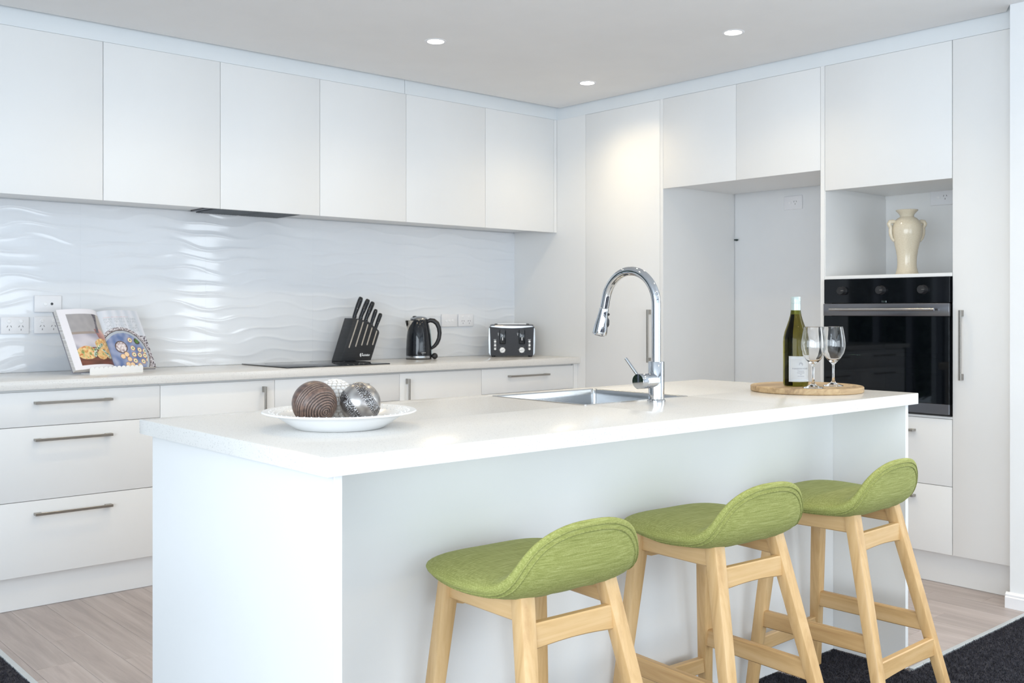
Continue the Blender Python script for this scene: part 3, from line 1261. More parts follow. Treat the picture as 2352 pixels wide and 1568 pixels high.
A0, A1 = av - 0.56, av + 1.35
b = new()
patch(b, 0.0419, A0, A1, 0.016, 0.101)
r_ = bmesh.ops.solidify(b, geom=list(b.faces), thickness=0.0002)
lb = obj('label', b, M['label'], t, label='white paper front label')
b = new()
for z in (0.0215, 0.0945):
    patch(b, 0.0423, A0 + 0.12, A1 - 0.12, z, z + 0.0012)
for a in (A0 + 0.12, A1 - 0.14):
    patch(b, 0.0423, a, a + 0.02, 0.0215, 0.0957, 2)
obj('border', b, M['labelborder'], lb)
AC = (A0 + A1) / 2 + 0.02


def wrapz(z):
    return lambda c: cyl(0.0424, AC + c.x / 0.0424, z + c.y)


for body, size, z in (('MANSION HOUSE', 0.0072, 0.0575), ('Chardonnay', 0.0048, 0.0505), ('MARLBOROUGH', 0.0036, 0.0445), ('2013', 0.0036, 0.039), ('NEW ZEALAND', 0.0034, 0.0335)):
    text('lettering', body, size, None, M['inkgrey'], lb, 'CENTER', wrap=wrapz(z))
b = new()
for r0, a0, a1 in ((0.0058, 0.1, 4.4), (0.0030, 0.8, 3.2)):
    pts = []
    for i in range(20):
        a = a0 + (a1 - a0) * i / 19 - 0.8
        pts.append(cyl(0.0424, AC + r0 * math.cos(a) / 0.0424, 0.074 + r0 * math.sin(a)))
    tube(b, pts, 0.0005, 6)
obj('emblem', b, M['inkgrey'], lb)

gp = [(0.0, 0.0), (0.0310, 0.0), (0.0325, 0.0008), (0.0320, 0.0022), (0.020, 0.0055), (0.0095, 0.011), (0.0052, 0.018), (0.0040, 0.030), (0.0036, 0.050), (0.0038, 0.066), (0.0052, 0.073), (0.012, 0.081), (0.024, 0.093),
      (0.0345, 0.110), (0.0390, 0.127), (0.0398, 0.141), (0.0380, 0.160), (0.0340, 0.183), (0.0312, 0.1985), (0.0307, 0.1993), (0.0301, 0.1985), (0.0328, 0.183), (0.0368, 0.160), (0.0386, 0.141), (0.0378, 0.127), (0.0333, 0.111), (0.0228, 0.0945), (0.0105, 0.0835), (0.0, 0.0815)]
b = new()
lathe(b, gp, 64)
g1 = obj('wine_glass', b, M['glass'])
g1.location = (2.919, 1.826, ZBD)
tag(g1, 'empty wine glass standing directly in front of the bottle', 'glass', 'wine glasses on the board')
g2 = dup(g1)
g2.location = (3.054, 1.834, ZBD)
tag(g2, 'empty wine glass to the right of the other glass, in front of the oven', 'glass', 'wine glasses on the board')

# ------------------------------------------------------------------ vase in the niche
t = thing('vase', 'cream crackle glazed vase with two ear handles in the niche above the oven', 'vase', (4.43, 2.285, 1.3412))
vp = [(0, 0.0), (0.051, 0.0), (0.0515, 0.004), (0.047, 0.018), (0.043, 0.036), (0.0415, 0.055), (0.0430, 0.085), (0.0485, 0.118), (0.0560, 0.150), (0.0640, 0.180), (0.0675, 0.203), (0.0655, 0.226), (0.0565, 0.247), (0.0430, 0.261), (0.0315, 0.268), (0.0300, 0.272), (0.0325, 0.279), (0.040, 0.288), (0.0475, 0.2955), (0.0490, 0.2985), (0.0470, 0.3005), (0.040, 0.294), (0.030, 0.284), (0.026, 0.272), (0.026, 0.25), (0, 0.24)]
b = new()
lathe(b, vp, 64)
obj('body', b, M['crackle'], t)
ua = math.radians(48.6 - 90)
for s in (-1, 1):
    u = V((math.cos(ua) * s, math.sin(ua) * s, 0))
    b = new()
    path = [(0.050, 0.243), (0.065, 0.247), (0.077, 0.245), (0.082, 0.236), (0.079, 0.227), (0.0745, 0.219), (0.0755, 0.205), (0.0745, 0.188), (0.069, 0.170), (0.060, 0.157)]
    tube(b, [u * r + V((0, 0, z)) for r, z in path], [0.008, 0.0095, 0.0105, 0.0105, 0.0095, 0.0085, 0.0085, 0.008, 0.007, 0.005], 14)
    obj('ear_handle', b, M['crackle'], t)


# ------------------------------------------------------------------ wall plates
def plate_base(label, cat, loc, rz=0.0, w=0.116, h=0.075):
    t = thing('wall_plate', label, cat, loc, rz, 'electrical wall plates')
    b = new()
    box(b, (-w / 2, -0.0095, -h / 2), (w / 2, 0, h / 2), 0.0028, 3)
    obj('faceplate', b, M['plastic'], t)
    return t


def rocker(t, x_, z_, r=0.0085):
    b = new()
    lathe(b, [(0, 0.0025), (r * 0.8, 0.0022), (r, 0.0005), (r, 0)], 24, mtx=Matrix.Translation((x_, -0.0095, z_)) @ Matrix.Rotation(PI / 2, 4, 'X'))
    return obj('switch', b, M['button'], t)


def socket(t, x_, z_):
    b = new()
    for dx, dz, an in ((-0.0075, 0.006, 0.52), (0.0075, 0.006, -0.52), (0, -0.0085, 0)):
        box(b, (-0.0011, -0.0102, -0.004), (0.0011, -0.0094, 0.004), mtx=Matrix.Translation((x_ + dx, 0, z_ + dz)) @ Matrix.Rotation(an, 4, 'Y'))
    return obj('socket_holes', b, M['hole'], t)


def double_socket(label, loc, rz=0.0):
    t = plate_base(label, 'power point', loc, rz)
    for s in (-1, 1):
        rocker(t, s * 0.025, 0.019)
        socket(t, s * 0.024, -0.010)
    return t


YP = 4.7905
t = plate_base('white isolator switch plate with dark indicator above the cookbook', 'switch', (1.442, YP, 1.210))
rocker(t, -0.012, 0.0, 0.0095)
b = new()
lathe(b, [(0, 0.0035), (0.0045, 0.003), (0.006, 0)], 20, mtx=Matrix.Translation((0.016, -0.0095, 0.0)) @ Matrix.Rotation(PI / 2, 4, 'X'))
obj('indicator', b, M['gloss_black'], t)
double_socket('white double power point at the far left of the splashback', (1.304, YP, 1.114))
double_socket('white double power point partly covered by the open cookbook', (1.441, YP, 1.115))
t = plate_base('white three gang switch plate beside the kettle handle', 'switch', (3.718, YP, 1.122))
for s in (-1, 0, 1):
    rocker(t, s * 0.026, -0.001)
double_socket('white double power point between the switch plate and the toaster', (3.845, YP, 1.123))
for (yy, zz, xx, lab) in ((3.182, 1.779, XG, 'white single power point high in the empty fridge recess'), (2.297, 1.728, XB + 0.5605, 'white single power point in the niche behind the cream vase')):
    t = plate_base(lab, 'power point', (xx, yy, zz), RZ_B)
    b = new()
    box(b, (-0.025, -0.0125, -0.006), (-0.008, -0.0095, 0.006), 0.001, 1)
    obj('switch', b, M['button'], t)
    socket(t, 0.016, 0.0)
t = thing('water_valve', 'small black water valve on the rear corner of the fridge recess', 'valve', (XG, 3.562, 1.592), RZ_B)
b = new()
lathe(b, [(0, 0.0), (0.006, 0), (0.006, 0.008), (0.0045, 0.01), (0.0045, 0.022), (0, 0.022)], 16, mtx=Matrix.Rotation(PI / 2, 4, 'X'))
obj('body', b, M['hose'], t)
b = new()
tube(b, [(-0.004, -0.012, 0), (0.016, -0.012, 0.0)], 0.0042, 12)
obj('spigot', b, M['hose'], t)

# ------------------------------------------------------------------ cooktop
t = thing('cooktop', 'flat black glass cooktop inlaid in the back countertop', 'cooktop', (2.67, 4.53, ZT))
b = new()
box(b, (-0.30, -0.232, 0.0002), (0.288, 0.235, 0.0055), 0.0015, 2)
obj('glass', b, M['gloss_black'], t)
b = new()
for x_, y_, r in ((-0.15, -0.10, 0.085), (0.13, -0.10, 0.07), (-0.15, 0.12, 0.07), (0.13, 0.12, 0.09)):
    lathe(b, [(r, 0.0056), (r + 0.0012, 0.0057), (r + 0.0024, 0.0056)], 48, (x_, y_, 0))
obj('zone_ring', b, M['inkgrey'], t)

# ------------------------------------------------------------------ knife block
KB = V((2.96, 4.62, ZT + 0.0057))
t = thing('knife_block', 'black leaning knife block with light slots beside the cooktop', 'knife block', KB)
poly = [(2.864, 0.0), (3.054, 0.0), (3.1085, 0.146), (3.108, 0.155), (3.103, 0.1625), (3.039, 0.2095), (2.985, 0.223), (2.945, 0.2285)]
b = new()
prism(b, [(a - KB.x, z) for a, z in poly], 0.0, 0.092, lambda a, z, h: (a, h, z))
bmesh.ops.bevel(b, geom=list(b.edges), offset=0.0018, segments=2, profile=0.5, affect='EDGES')
blk = obj('block', b, M['matte_black'], t)
zo = ZT + 0.0057
slots = [((2.971, 1.128), (2.916, 0.985)), ((3.004, 1.117), (2.957, 0.99)), ((3.034, 1.104), (2.995, 0.996)), ((3.061, 1.086), (3.029, 0.997)), ((3.091, 1.068), (3.065, 0.997))]
for p0, p1 in slots:
    b = new()
    pts = [V((p0[0] - KB.x, -0.0002, p0[1] - zo)), V((p1[0] - KB.x, -0.0002, p1[1] - zo))]
    dd = (pts[1] - pts[0]).normalized()
    nn = V((dd.z, 0, -dd.x))
    outl = []
    for i in range(9):
        a = PI * i / 8
        outl.append(pts[0] + (nn * math.cos(a) - dd * math.sin(a)) * 0.0034)
    for i in range(9):
        a = PI * i / 8
        outl.append(pts[1] + (-nn * math.cos(a) + dd * math.sin(a)) * 0.0034)
    loops(b, [[(p.x, 0.001, p.z) for p in outl], [(p.x, -0.0005, p.z) for p in outl]], True, False, True)
    obj('slot', b, M['slot'], blk)
mt = Matrix.Translation((3.003 - KB.x, -0.0006, 0.936 - zo)) @ Matrix.Rotation(PI / 2, 4, 'X')
text('lettering', 'ablefair', 0.0150, mt, M['ink'], blk, bold=0.0003)
b = new()
cxl, czl = 2.9925 - KB.x, 0.942 - zo
# round emblem with a cut-out letter t, made of two half discs
ho = [(cxl + 0.0095 * math.cos(a), czl + 0.0108 * math.sin(a)) for a in [PI * 0.56 + i * PI * 0.88 / 14 for i in range(15)]]
prism(b, ho, -0.0008, -0.0001, lambda a, z, h: (a, h, z))
hr_ = [(cxl + 0.0022 + 0.0095 * math.cos(a), czl + 0.0108 * math.sin(a)) for a in [0.42 + i * (PI * 0.42 - 0.42) / 8 for i in range(9)]] + [(cxl + 0.003, czl + 0.004)]
prism(b, hr_, -0.0008, -0.0001, lambda a, z, h: (a, h, z))
hr2 = [(cxl + 0.003, czl + 0.0010), (cxl + 0.010, czl + 0.0010), (cxl + 0.009, czl - 0.006), (cxl + 0.006, czl - 0.0045), (cxl + 0.003, czl - 0.0040)]
prism(b, hr2, -0.0008, -0.0001, lambda a, z, h: (a, h, z))
obj('emblem', b, M['ink'], blk)
kn = [((2.975, 1.139), (3.020, 1.254), 0.0105), ((3.014, 1.131), (3.065, 1.243), 0.0105), ((3.048, 1.121), (3.096, 1.229), 0.0105), ((3.084, 1.095), (3.116, 1.188), 0.0085), ((3.111, 1.072), (3.147, 1.166), 0.0085)]
klab = ['largest black handled knife, tallest and leftmost in the block', 'black handled knife second from the left in the block', 'black handled knife in the middle of the block', 'short black handled knife second from the right in the block', 'shortest black handled knife at the low right end of the block']
for (p0, p1, r), lab in zip(kn, klab):
    base = V((p0[0], 4.667, p0[1]))
    tk = thing('knife', lab, 'knife', base, 0, 'knives in the block')
    ax = V((p1[0] - p0[0], 0, p1[1] - p0[1]))
    ln = ax.length
    ax.normalize()
    nx = V((ax.z, 0, -ax.x))
    b = new()
    R_ = []
    for s, hw, of, th in ((0.0, 0.0085, 0.001, 0.007), (0.08, 0.0095, 0.001, 0.0075), (0.16, 0.0085, -0.001, 0.0075), (0.35, 0.0095, -0.0005, 0.008), (0.6, 0.0110, 0.0008, 0.0085), (0.85, 0.0112, 0.002, 0.0085), (0.96, 0.010, 0.0022, 0.0075), (1.0, 0.007, 0.002, 0.005)):
        k = r / 0.0105
        c_ = ax * (s * ln) + nx * of
        R_.append([c_ + nx * (math.copysign(abs(math.cos(a)) ** 0.7, math.cos(a)) * hw * k * 1.2) + V((0, 1, 0)) * (math.copysign(abs(math.sin(a)) ** 0.7, math.sin(a)) * th * 1.15) for a in [2 * PI * i / 20 for i in range(20)]])
    loops(b, R_, True, True, True)
    obj('handle', b, M['gloss_black'], tk)
    b = new()
    for s in (0.1, 0.45, 0.85):
        c_ = ax * (s * ln) + nx * 0.0015
        lathe(b, [(0, 0.0004), (0.0016, 0.0003), (0.0018, -0.001)], 10, mtx=Matrix.Translation(c_ + V((0, -0.0098 if s > 0.2 else -0.0086, 0)) - nx * 0.004) @ Matrix.Rotation(PI / 2, 4, 'X'))
    obj('rivet', b, M['chrome'], tk)
    b = new()
    c0, c1 = -ax * 0.015, ax * 0.004
    bl = [c0 - nx * 0.008, c0 + nx * 0.009, c1 + nx * 0.009, c1 - nx * 0.008]
    loops(b, [[p + V((0, -0.001, 0)) for p in bl], [p + V((0, 0.001, 0)) for p in bl]], True, True, True)
    obj('blade', b, M['steel'], tk)

# ------------------------------------------------------------------ kettle
KC = V((3.400, 4.655, ZT))
t = thing('kettle', 'glossy black electric kettle with chrome spout and base ring', 'kettle', KC, math.radians(-41.4))
b = new()
lathe(b, [(0, 0.0), (0.071, 0.0), (0.0725, 0.003), (0.0725, 0.006), (0, 0.006)], 56)
obj('power_base', b, M['dark'], t)
b = new()
lathe(b, [(0.0, 0.006), (0.0728, 0.006), (0.0732, 0.0075), (0.0732, 0.018), (0.0728, 0.0195), (0, 0.0195)], 56)
obj('base_ring', b, M['steel'], t, label='chrome ring around the kettle foot')
b = new()
lathe(b, [(0, 0.0195), (0.0728, 0.0195), (0.0730, 0.026), (0.0722, 0.065), (0.0706, 0.100), (0.0680, 0.133), (0.0640, 0.163), (0.0590, 0.188), (0.0535, 0.208), (0.0495, 0.219), (0.0475, 0.223), (0, 0.223)], 64)
obj('jug', b, M['gloss_black'], t)
b = new()
lathe(b, [(0.0478, 0.2225), (0.0490, 0.227), (0.046, 0.2330), (0.034, 0.2395), (0.014, 0.2430), (0, 0.2434)], 56)
obj('lid', b, M['steel'], t)
b = new()
lathe(b, [(0.0, 0.0045), (0.007, 0.004), (0.013, 0.0), (0.013, -0.002)], 24, mtx=Matrix.Translation((-0.022, -0.014, 0.2405)))
obj('lid_button', b, M['dark'], t)
# spout: chrome wedge to the left, turned a little towards the room
rs_ = Matrix.Rotation(math.radians(24), 4, 'Z')
b = new()
st = []
for z, w_, x0_, x1_ in ((0.158, 0.002, -0.056, -0.0655), (0.172, 0.010, -0.052, -0.0690), (0.190, 0.019, -0.046, -0.0735), (0.208, 0.027, -0.038, -0.0785), (0.2185, 0.031, -0.032, -0.0815)):
    st.append([rs_ @ V(p) for p in ((x0_, -w_, z), (x1_ + 0.014, -w_ * 0.66, z), (x1_, 0, z), (x1_ + 0.014, w_ * 0.66, z), (x0_, w_, z))])
loops(b, st, True, True, True)
sp_ = obj('spout', b, M['chrome'], t, label='chrome pouring spout')
b = new()
loops(b, [[rs_ @ V(p) for p in ((-0.046, -0.021, z), (-0.064, -0.0145, z), (-0.0755, 0, z), (-0.064, 0.0145, z), (-0.046, 0.021, z))] for z in (0.2184, 0.2192)], True, True, True)
obj('spout_mouth', b, M['dark'], sp_)
# handle on the right
b = new()
hpts = [(0.046, 0, 0.212), (0.064, 0, 0.220), (0.084, 0, 0.217), (0.103, 0, 0.202), (0.114, 0, 0.177), (0.1175, 0, 0.147), (0.114, 0, 0.117), (0.103, 0, 0.091), (0.089, 0, 0.074), (0.068, 0, 0.058)]
tube(b, hpts, [0.010, 0.0125, 0.0135, 0.0135, 0.0125, 0.0118, 0.0115, 0.0115, 0.0105, 0.007], 16)
obj('handle', b, M['dark'], t)
b = new()
tube(b, [(0.0735, 0, 0.024), (0.0712, 0, 0.10), (0.063, 0, 0.17)], [0.0035, 0.0035, 0.0035], 10)
obj('water_gauge', b, M['cap'], t)
b = new()
bmesh.ops.create_uvsphere(b, u_segments=24, v_segments=14, radius=0.0175, matrix=Matrix.Translation((0.090, -0.006, 0.0178)))
obj('cord_knob', b, M['dark'], t)


def wk(c):
    a = -PI / 2 + 0.46 + c.x / 0.0738
    return V((0.0738 * math.cos(a), 0.0738 * math.sin(a), 0.036 + c.y))


text('lettering', 'LUMINOX', 0.0062, None, M['ink'], t, 'CENTER', wrap=wk)

# ------------------------------------------------------------------ toaster
t = thing('toaster', 'black and steel four slice toaster facing the room from the corner', 'toaster', (3.966, 4.500, ZT), math.radians(-41.4))
b = new()
fo = [(-0.125, 0.008), (0.125, 0.008), (0.1265, 0.02), (0.1285, 0.12), (0.131, 0.17), (0.134, 0.180), (0.128, 0.1795), (0.06, 0.1725), (0, 0.1705), (-0.06, 0.1725), (-0.128, 0.1795), (-0.134, 0.180), (-0.131, 0.17), (-0.1285, 0.12), (-0.1265, 0.02)]
prism(b, fo, 0.0, 0.016, lambda a, z, h: (a, h, z))
M['toasterface'] = m_noise('brushed_black_steel', (0.026, 0.025, 0.026), (0.036, 0.035, 0.037), 60, 0.36, 0.7, 0, (1, 25, 25))
fc = obj('front_panel', b, M['toasterface'], t)
b = new()
bo = [(-0.128, 0.010), (0.128, 0.010), (0.136, 0.022), (0.138, 0.10), (0.136, 0.165), (0.130, 0.178), (0.118, 0.184), (-0.118, 0.184), (-0.130, 0.178), (-0.136, 0.165), (-0.138, 0.10), (-0.136, 0.022)]
loops(b, [[(a, 0.016, z) for a, z in bo], [(a * 1.02, 0.05, z) for a, z in bo], [(a * 1.02, 0.17, z) for a, z in bo], [(a, 0.2, z) for a, z in bo]], True, True, True)
obj('shell', b, M['steel'], t)
b = new()
loops(b, [[(x_, y_, 0.1842) for x_, y_ in rrect(-0.131, 0.131, 0.010, 0.202, 0.03, 5)], [(x_, y_, 0.190) for x_, y_ in rrect(-0.129, 0.129, 0.012, 0.2, 0.03, 5)], [(x_, y_, 0.192) for x_, y_ in rrect(-0.124, 0.124, 0.017, 0.195, 0.028, 5)]], True, True, True)
obj('top_rim', b, M['oven_steel'], t)
for yy in (0.045, 0.13):
    b = new()
    box(b, (-0.104, yy, 0.1915), (0.104, yy + 0.045, 0.1955), 0.0015, 2)
    sl = obj('bread_slot', b, M['dark'], t)
    b = new()
    box(b, (-0.086, yy - 0.0035, 0.1925), (0.086, yy + 0.030, 0.1985), 0.0008, 1)
    obj('rack_bar', b, M['button'], sl)  # white colour stands in for the bright reflection on the rack
for s, sgn in ((-0.0545, -1), (0.0600, 1)):
    b = new()
    box(b, (s - 0.0185, -0.0012, 0.076), (s + 0.0185, 0.001, 0.160), 0.006, 3)
    tr = obj('lever_track', b, M['gloss_black'], t)
    b = new()
    loops(b, [[(s + 0.015 * math.cos(a), y_, 0.152 + (0.014 if math.sin(a) > 0 else 0.017) * math.sin(a)) for a in [2 * PI * i / 20 for i in range(20)]] for y_ in (-0.0012, -0.012, -0.014)], True, False, True)
    obj('lever', b, M['dark'], tr)
    b = new()
    box(b, (s - 0.0025, -0.0020, 0.099), (s + 0.0025, -0.0012, 0.116))
    box(b, (s - 0.0010, -0.0020, 0.116), (s + 0.0042, -0.0012, 0.1175))
    box(b, (s + 0.0028, -0.0020, 0.118), (s + 0.0040, -0.0012, 0.124))
    box(b, (s - 0.0035, -0.0020, 0.122), (s - 0.0025, -0.0012, 0.130))
    box(b, (s - 0.0015, -0.0020, 0.128), (s + 0.0030, -0.0012, 0.131))
    obj('lever_mark', b, M['ink'], tr)
    # browning dial
    b = new()
    lathe(b, [(0, 0.010), (0.0145, 0.010), (0.016, 0.0085), (0.0165, 0.0)], 32, mtx=Matrix.Translation((s - 0.001, 0, 0.041)) @ Matrix.Rotation(PI / 2, 4, 'X'))
    dl = obj('dial', b, M['button'], t)
    b = new()
    an = 0.62 if sgn < 0 else 0.2
    loops(b, [[(s - 0.001 + 0.0135 * math.cos(a) * math.cos(an) - 0.003 * math.sin(a) * math.sin(an), y_, 0.041 + 0.0135 * math.cos(a) * math.sin(an) + 0.003 * math.sin(a) * math.cos(an)) for a in [2 * PI * i / 20 for i in range(20)]] for y_ in (-0.0095, -0.0112)], True, False, True)
    obj('dial_grip', b, M['nickel'], dl)
    b = new()
    for k in range(6):
        a = -0.9 + k * (PI + 1.8) / 5
        x_, z_ = s - 0.001 + 0.021 * math.cos(a), 0.041 + 0.021 * math.sin(a)
        box(b, (x_ - 0.0008, -0.0006, z_ - 0.0008), (x_ + 0.0008, 0, z_ + 0.0008))
    obj('dial_tick', b, M['ink'], t)
    bx = -0.0990 if sgn < 0 else 0.1045
    for k, z_ in enumerate((0.092, 0.070, 0.048)):
        b = new()
        lathe(b, [(0, 0.004), (0.0058, 0.0036), (0.0068, 0.002), (0.0068, 0)], 20, mtx=Matrix.Translation((bx, 0, z_)) @ Matrix.Rotation(PI / 2, 4, 'X'))
        obj('button', b, M['button'], t)
        lw = (0.0185, 0.0155, 0.0130)[k]
        mt = Matrix.Translation((bx, -0.0003, z_ + 0.0100)) @ Matrix.Rotation(PI / 2, 4, 'X')
        text('lettering', ('DEFROST', 'REHEAT', 'CANCEL')[k], 0.0040, mt, M['ink'], t, 'CENTER', bold=0.0001)
        b = new()
        lathe(b, [(0, 0.001), (0.0018, 0.0)], 10, mtx=Matrix.Translation((bx - sgn * 0.0150, 0, z_ - 0.0005)) @ Matrix.Rotation(PI / 2, 4, 'X'))
        obj('indicator', b, M['led'], t)
    # small symbol beside the lever
    b = new()
    sx_ = s - 0.0255
    tube(b, [(sx_ + 0.0033 * math.cos(a), -0.0003, 0.139 + 0.0038 * math.sin(a)) for a in [2 * PI * i / 14 for i in range(14)]], 0.0005, 6, closed=True)
    box(b, (sx_ - 0.0006, -0.0006, 0.1255), (sx_ + 0.0006, 0, 0.135))
    prism(b, [(sx_ - 0.0018, 0.135), (sx_, 0.1305), (sx_ + 0.0018, 0.135)], -0.0006, 0, lambda a, z, h: (a, h, z))
    obj('symbol', b, M['ink'], t)
for sx_ in (-0.11, 0.11):
    for sy_ in (0.03, 0.17):
        b = new()
        lathe(b, [(0, 0.0002), (0.011, 0.0002), (0.012, 0.0105), (0, 0.0105)], 16, (sx_, sy_, 0))
        obj('foot', b, M['dark'], t)


# ------------------------------------------------------------------ cookbook on stand
def lerp(a, c, f):
    return tuple(p + (q - p) * f for p, q in zip(a, c))


def srgb(r, g_, b_):
    f = lambda c: (c / 255 / 12.92) if c / 255 <= 0.04045 else ((c / 255 + 0.055) / 1.055) ** 2.4
    return (f(r), f(g_), f(b_))


def nz(x_, y_, k=0.0):
    return mnoise.noise(V((x_, y_, k)))


def paint_left(s, q):
    """printed photo page: pizza slices on a dark board, cloth and sleeve behind"""
    if s < 0.17 or q > 0.915 or q < 0.065:
        return srgb(236, 234, 240)
    u, w_ = (s - 0.17) / 0.83, (q - 0.065) / 0.85
    c = srgb(188, 182, 186)
    if w_ > 0.60:
        k = 0.5 + 0.5 * math.sin(w_ * 260) * math.sin(u * 160)
        c = lerp(srgb(150, 148, 152), srgb(182, 178, 180), 0.35 + 0.5 * k * (0.5 + nz(u * 9, w_ * 9)))
        if w_ < 0.65:
            c = lerp(c, srgb(150, 125, 100), 0.5)
    elif w_ > 0.30:
        f = 0.5 + 0.5 * math.sin(14 * w_ + 5 * u + 2.5 * nz(u * 3, w_ * 3))
        c = lerp(srgb(158, 156, 172), srgb(205, 200, 208), f)
    # background, bare forearm and rolled dark cuff on the right
    if w_ > 0.40 and u > 0.80 + 0.25 * max(0, 0.62 - w_):
        c = lerp(srgb(206, 202, 196), srgb(186, 178, 170), 0.5 + nz(u * 4, w_ * 4))
    if 0.36 < w_ < 0.70:
        la, ra = 0.64 + 0.12 * (0.70 - w_) / 0.3, 0.84 + 0.34 * (0.70 - w_) / 0.3
        if la < u < ra:
            c = lerp(srgb(150, 100, 100), srgb(216, 172, 164), (u - la) / (ra - la) * 1.3)
    if w_ > 0.62 and 0.70 + 0.04 * math.sin(w_ * 9) < u < 0.82 + 0.05 * math.sin(w_ * 7):
        c = lerp(srgb(84, 82, 92), srgb(124, 120, 128), 0.5 + nz(u * 20, w_ * 20))
    if w_ < 0.36 - 0.05 * (1 - u):
        c = lerp(srgb(84, 44, 36), srgb(122, 70, 58), 0.5 + 0.8 * nz(u * 3, w_ * 22))
    def slice_(cx, cy, rx, ry):
        return ((u - cx) / rx) ** 2 + ((w_ - cy) / ry) ** 2 < 1
    inp = (slice_(0.24, 0.235, 0.27, 0.13) and u < 0.48) or (slice_(0.80, 0.36, 0.28, 0.15) and u > 0.55) or (slice_(0.64, 0.18, 0.15, 0.085)) or (slice_(0.88, 0.24, 0.14, 0.12))
    if inp:
        c = lerp(srgb(208, 148, 84), srgb(234, 208, 152), min(1, max(0, 0.55 + nz(u * 14, w_ * 18) * 0.9)))
        g_ = nz(u * 11 + 4, w_ * 14, 3)
        if g_ > 0.26:
            c = srgb(136, 150, 92) if g_ > 0.36 else srgb(190, 188, 124)
        if nz(u * 18, w_ * 22, 9) > 0.38:
            c = srgb(204, 120, 70)
    for (x0, y0, x1, y1) in ((0.43, 0.17, 0.50, 0.29), (0.74, 0.27, 0.90, 0.14), (0.58, 0.31, 0.74, 0.39)):
        dx, dy = x1 - x0, y1 - y0
        k = max(0, min(1, ((u - x0) * dx + (w_ - y0) * dy) / (dx * dx + dy * dy)))
        dd = math.hypot(u - x0 - k * dx, (w_ - y0 - k * dy) * 1.4)
        if dd < 0.04:
            c = lerp(srgb(66, 112, 76), srgb(220, 226, 214), max(0, min(1, 0.5 + 1.5 * nz(u * 30, w_ * 30, 5))))
    return c


def paint_right(s, q):
    c = lerp(srgb(222, 224, 232), srgb(206, 212, 222), 0.5 + 0.5 * math.sin(s * 30))
    if 0.62 < q < 0.90 and 0.08 < s < 0.88:
        row = (q * 44) % 1
        colm = (s * 3.2) % 1
        if q > 0.86:
            if row > 0.5 and s < 0.7 and nz(s * 60, round(q * 44)) > -0.1:
                c = srgb(214, 176, 178)
        elif row > 0.45 and colm < 0.86 and nz(s * 70, math.floor(q * 44) * 1.7) > -0.12:
            c = srgb(186, 192, 200)
    cx, cy, R_ = 0.36, 0.24, 0.62
    d_ = math.hypot((s - cx) * 0.74, q - cy)
    if d_ < 0.46:
        if d_ > 0.415:
            c = lerp(srgb(120, 110, 116), srgb(222, 218, 222), max(0, min(1, 0.5 + 2 * nz(s * 40, q * 40))))
        elif d_ > 0.40:
            c = srgb(84, 70, 70)
        elif d_ > 0.36:
            c = srgb(178, 186, 196)
        else:
            c = lerp(srgb(92, 116, 164), srgb(150, 160, 190), max(0, min(1, 0.5 + nz(s * 9, q * 9))))
            bd = math.hypot((s - 0.27) * 0.74, q - 0.36)
            if bd < 0.105:
                c = srgb(84, 66, 62)
            if bd < 0.088:
                c = lerp(srgb(160, 140, 142), srgb(232, 224, 226), max(0, min(1, 0.6 + 1.3 * nz(s * 25, q * 25))))
            gd = math.hypot((s - 0.70) * 0.74, q - 0.45)
            if gd < 0.055:
                c = srgb(70, 58, 54) if gd > 0.04 else lerp(srgb(40, 80, 40), srgb(110, 150, 80), 0.5 + nz(s * 60, q * 60))
            for (px, py, top_) in ((0.53, 0.47, 1), (0.54, 0.33, 1), (0.70, 0.30, 1), (0.83, 0.28, 1), (0.52, 0.22, 1), (0.66, 0.21, 1), (0.79, 0.20, 1), (0.34, 0.23, 0), (0.24, 0.20, 0), (0.37, 0.145, 0), (0.50, 0.115, 1), (0.70, 0.10, 1), (0.84, 0.12, 1), (0.30, 0.06, 0), (0.40, 0.05, 0), (0.58, 0.03, 1)):
                pd = math.hypot((s - px) * 0.74, q - py)
                if pd < 0.044:
                    c = srgb(150, 96, 66)
                if pd < 0.038:
                    c = srgb(238, 206, 168)
                    if top_ and pd < 0.027:
                        c = srgb(232, 226, 196)
                    if top_ and pd < 0.012:
                        c = srgb(70, 110, 60)
    elif q < 0.55 and s > 0.52:
        f = nz(s * 22 + q * 18, q * 30 - s * 26)
        c = srgb(70, 62, 74) if f > 0.05 else srgb(206, 204, 212)
    return c


BK = V((1.442, 4.451, ZT + 0.0085))
t = thing('cookbook', 'open cookbook with food photographs leaning on a white stand', 'book', BK, math.radians(13.9))
LEAN = math.radians(30.3)
mtl = Matrix.Rotation(-LEAN, 4, 'X')   # local plane: x across, z up, leaning back (+y)
HB, PWD = 0.296, 0.2015


def page_h(k, side):
    """page height above the cover: k 0 at the spine, 1 at the fore edge"""
    amp = 0.024 if side < 0 else 0.013
    rise = 1 - math.exp(-k * 9)
    return 0.006 + amp * rise * (1 - 0.25 * k) + 0.008 * math.sin(PI * min(1, k * 1.0)) * (1 if side < 0 else 0.8)


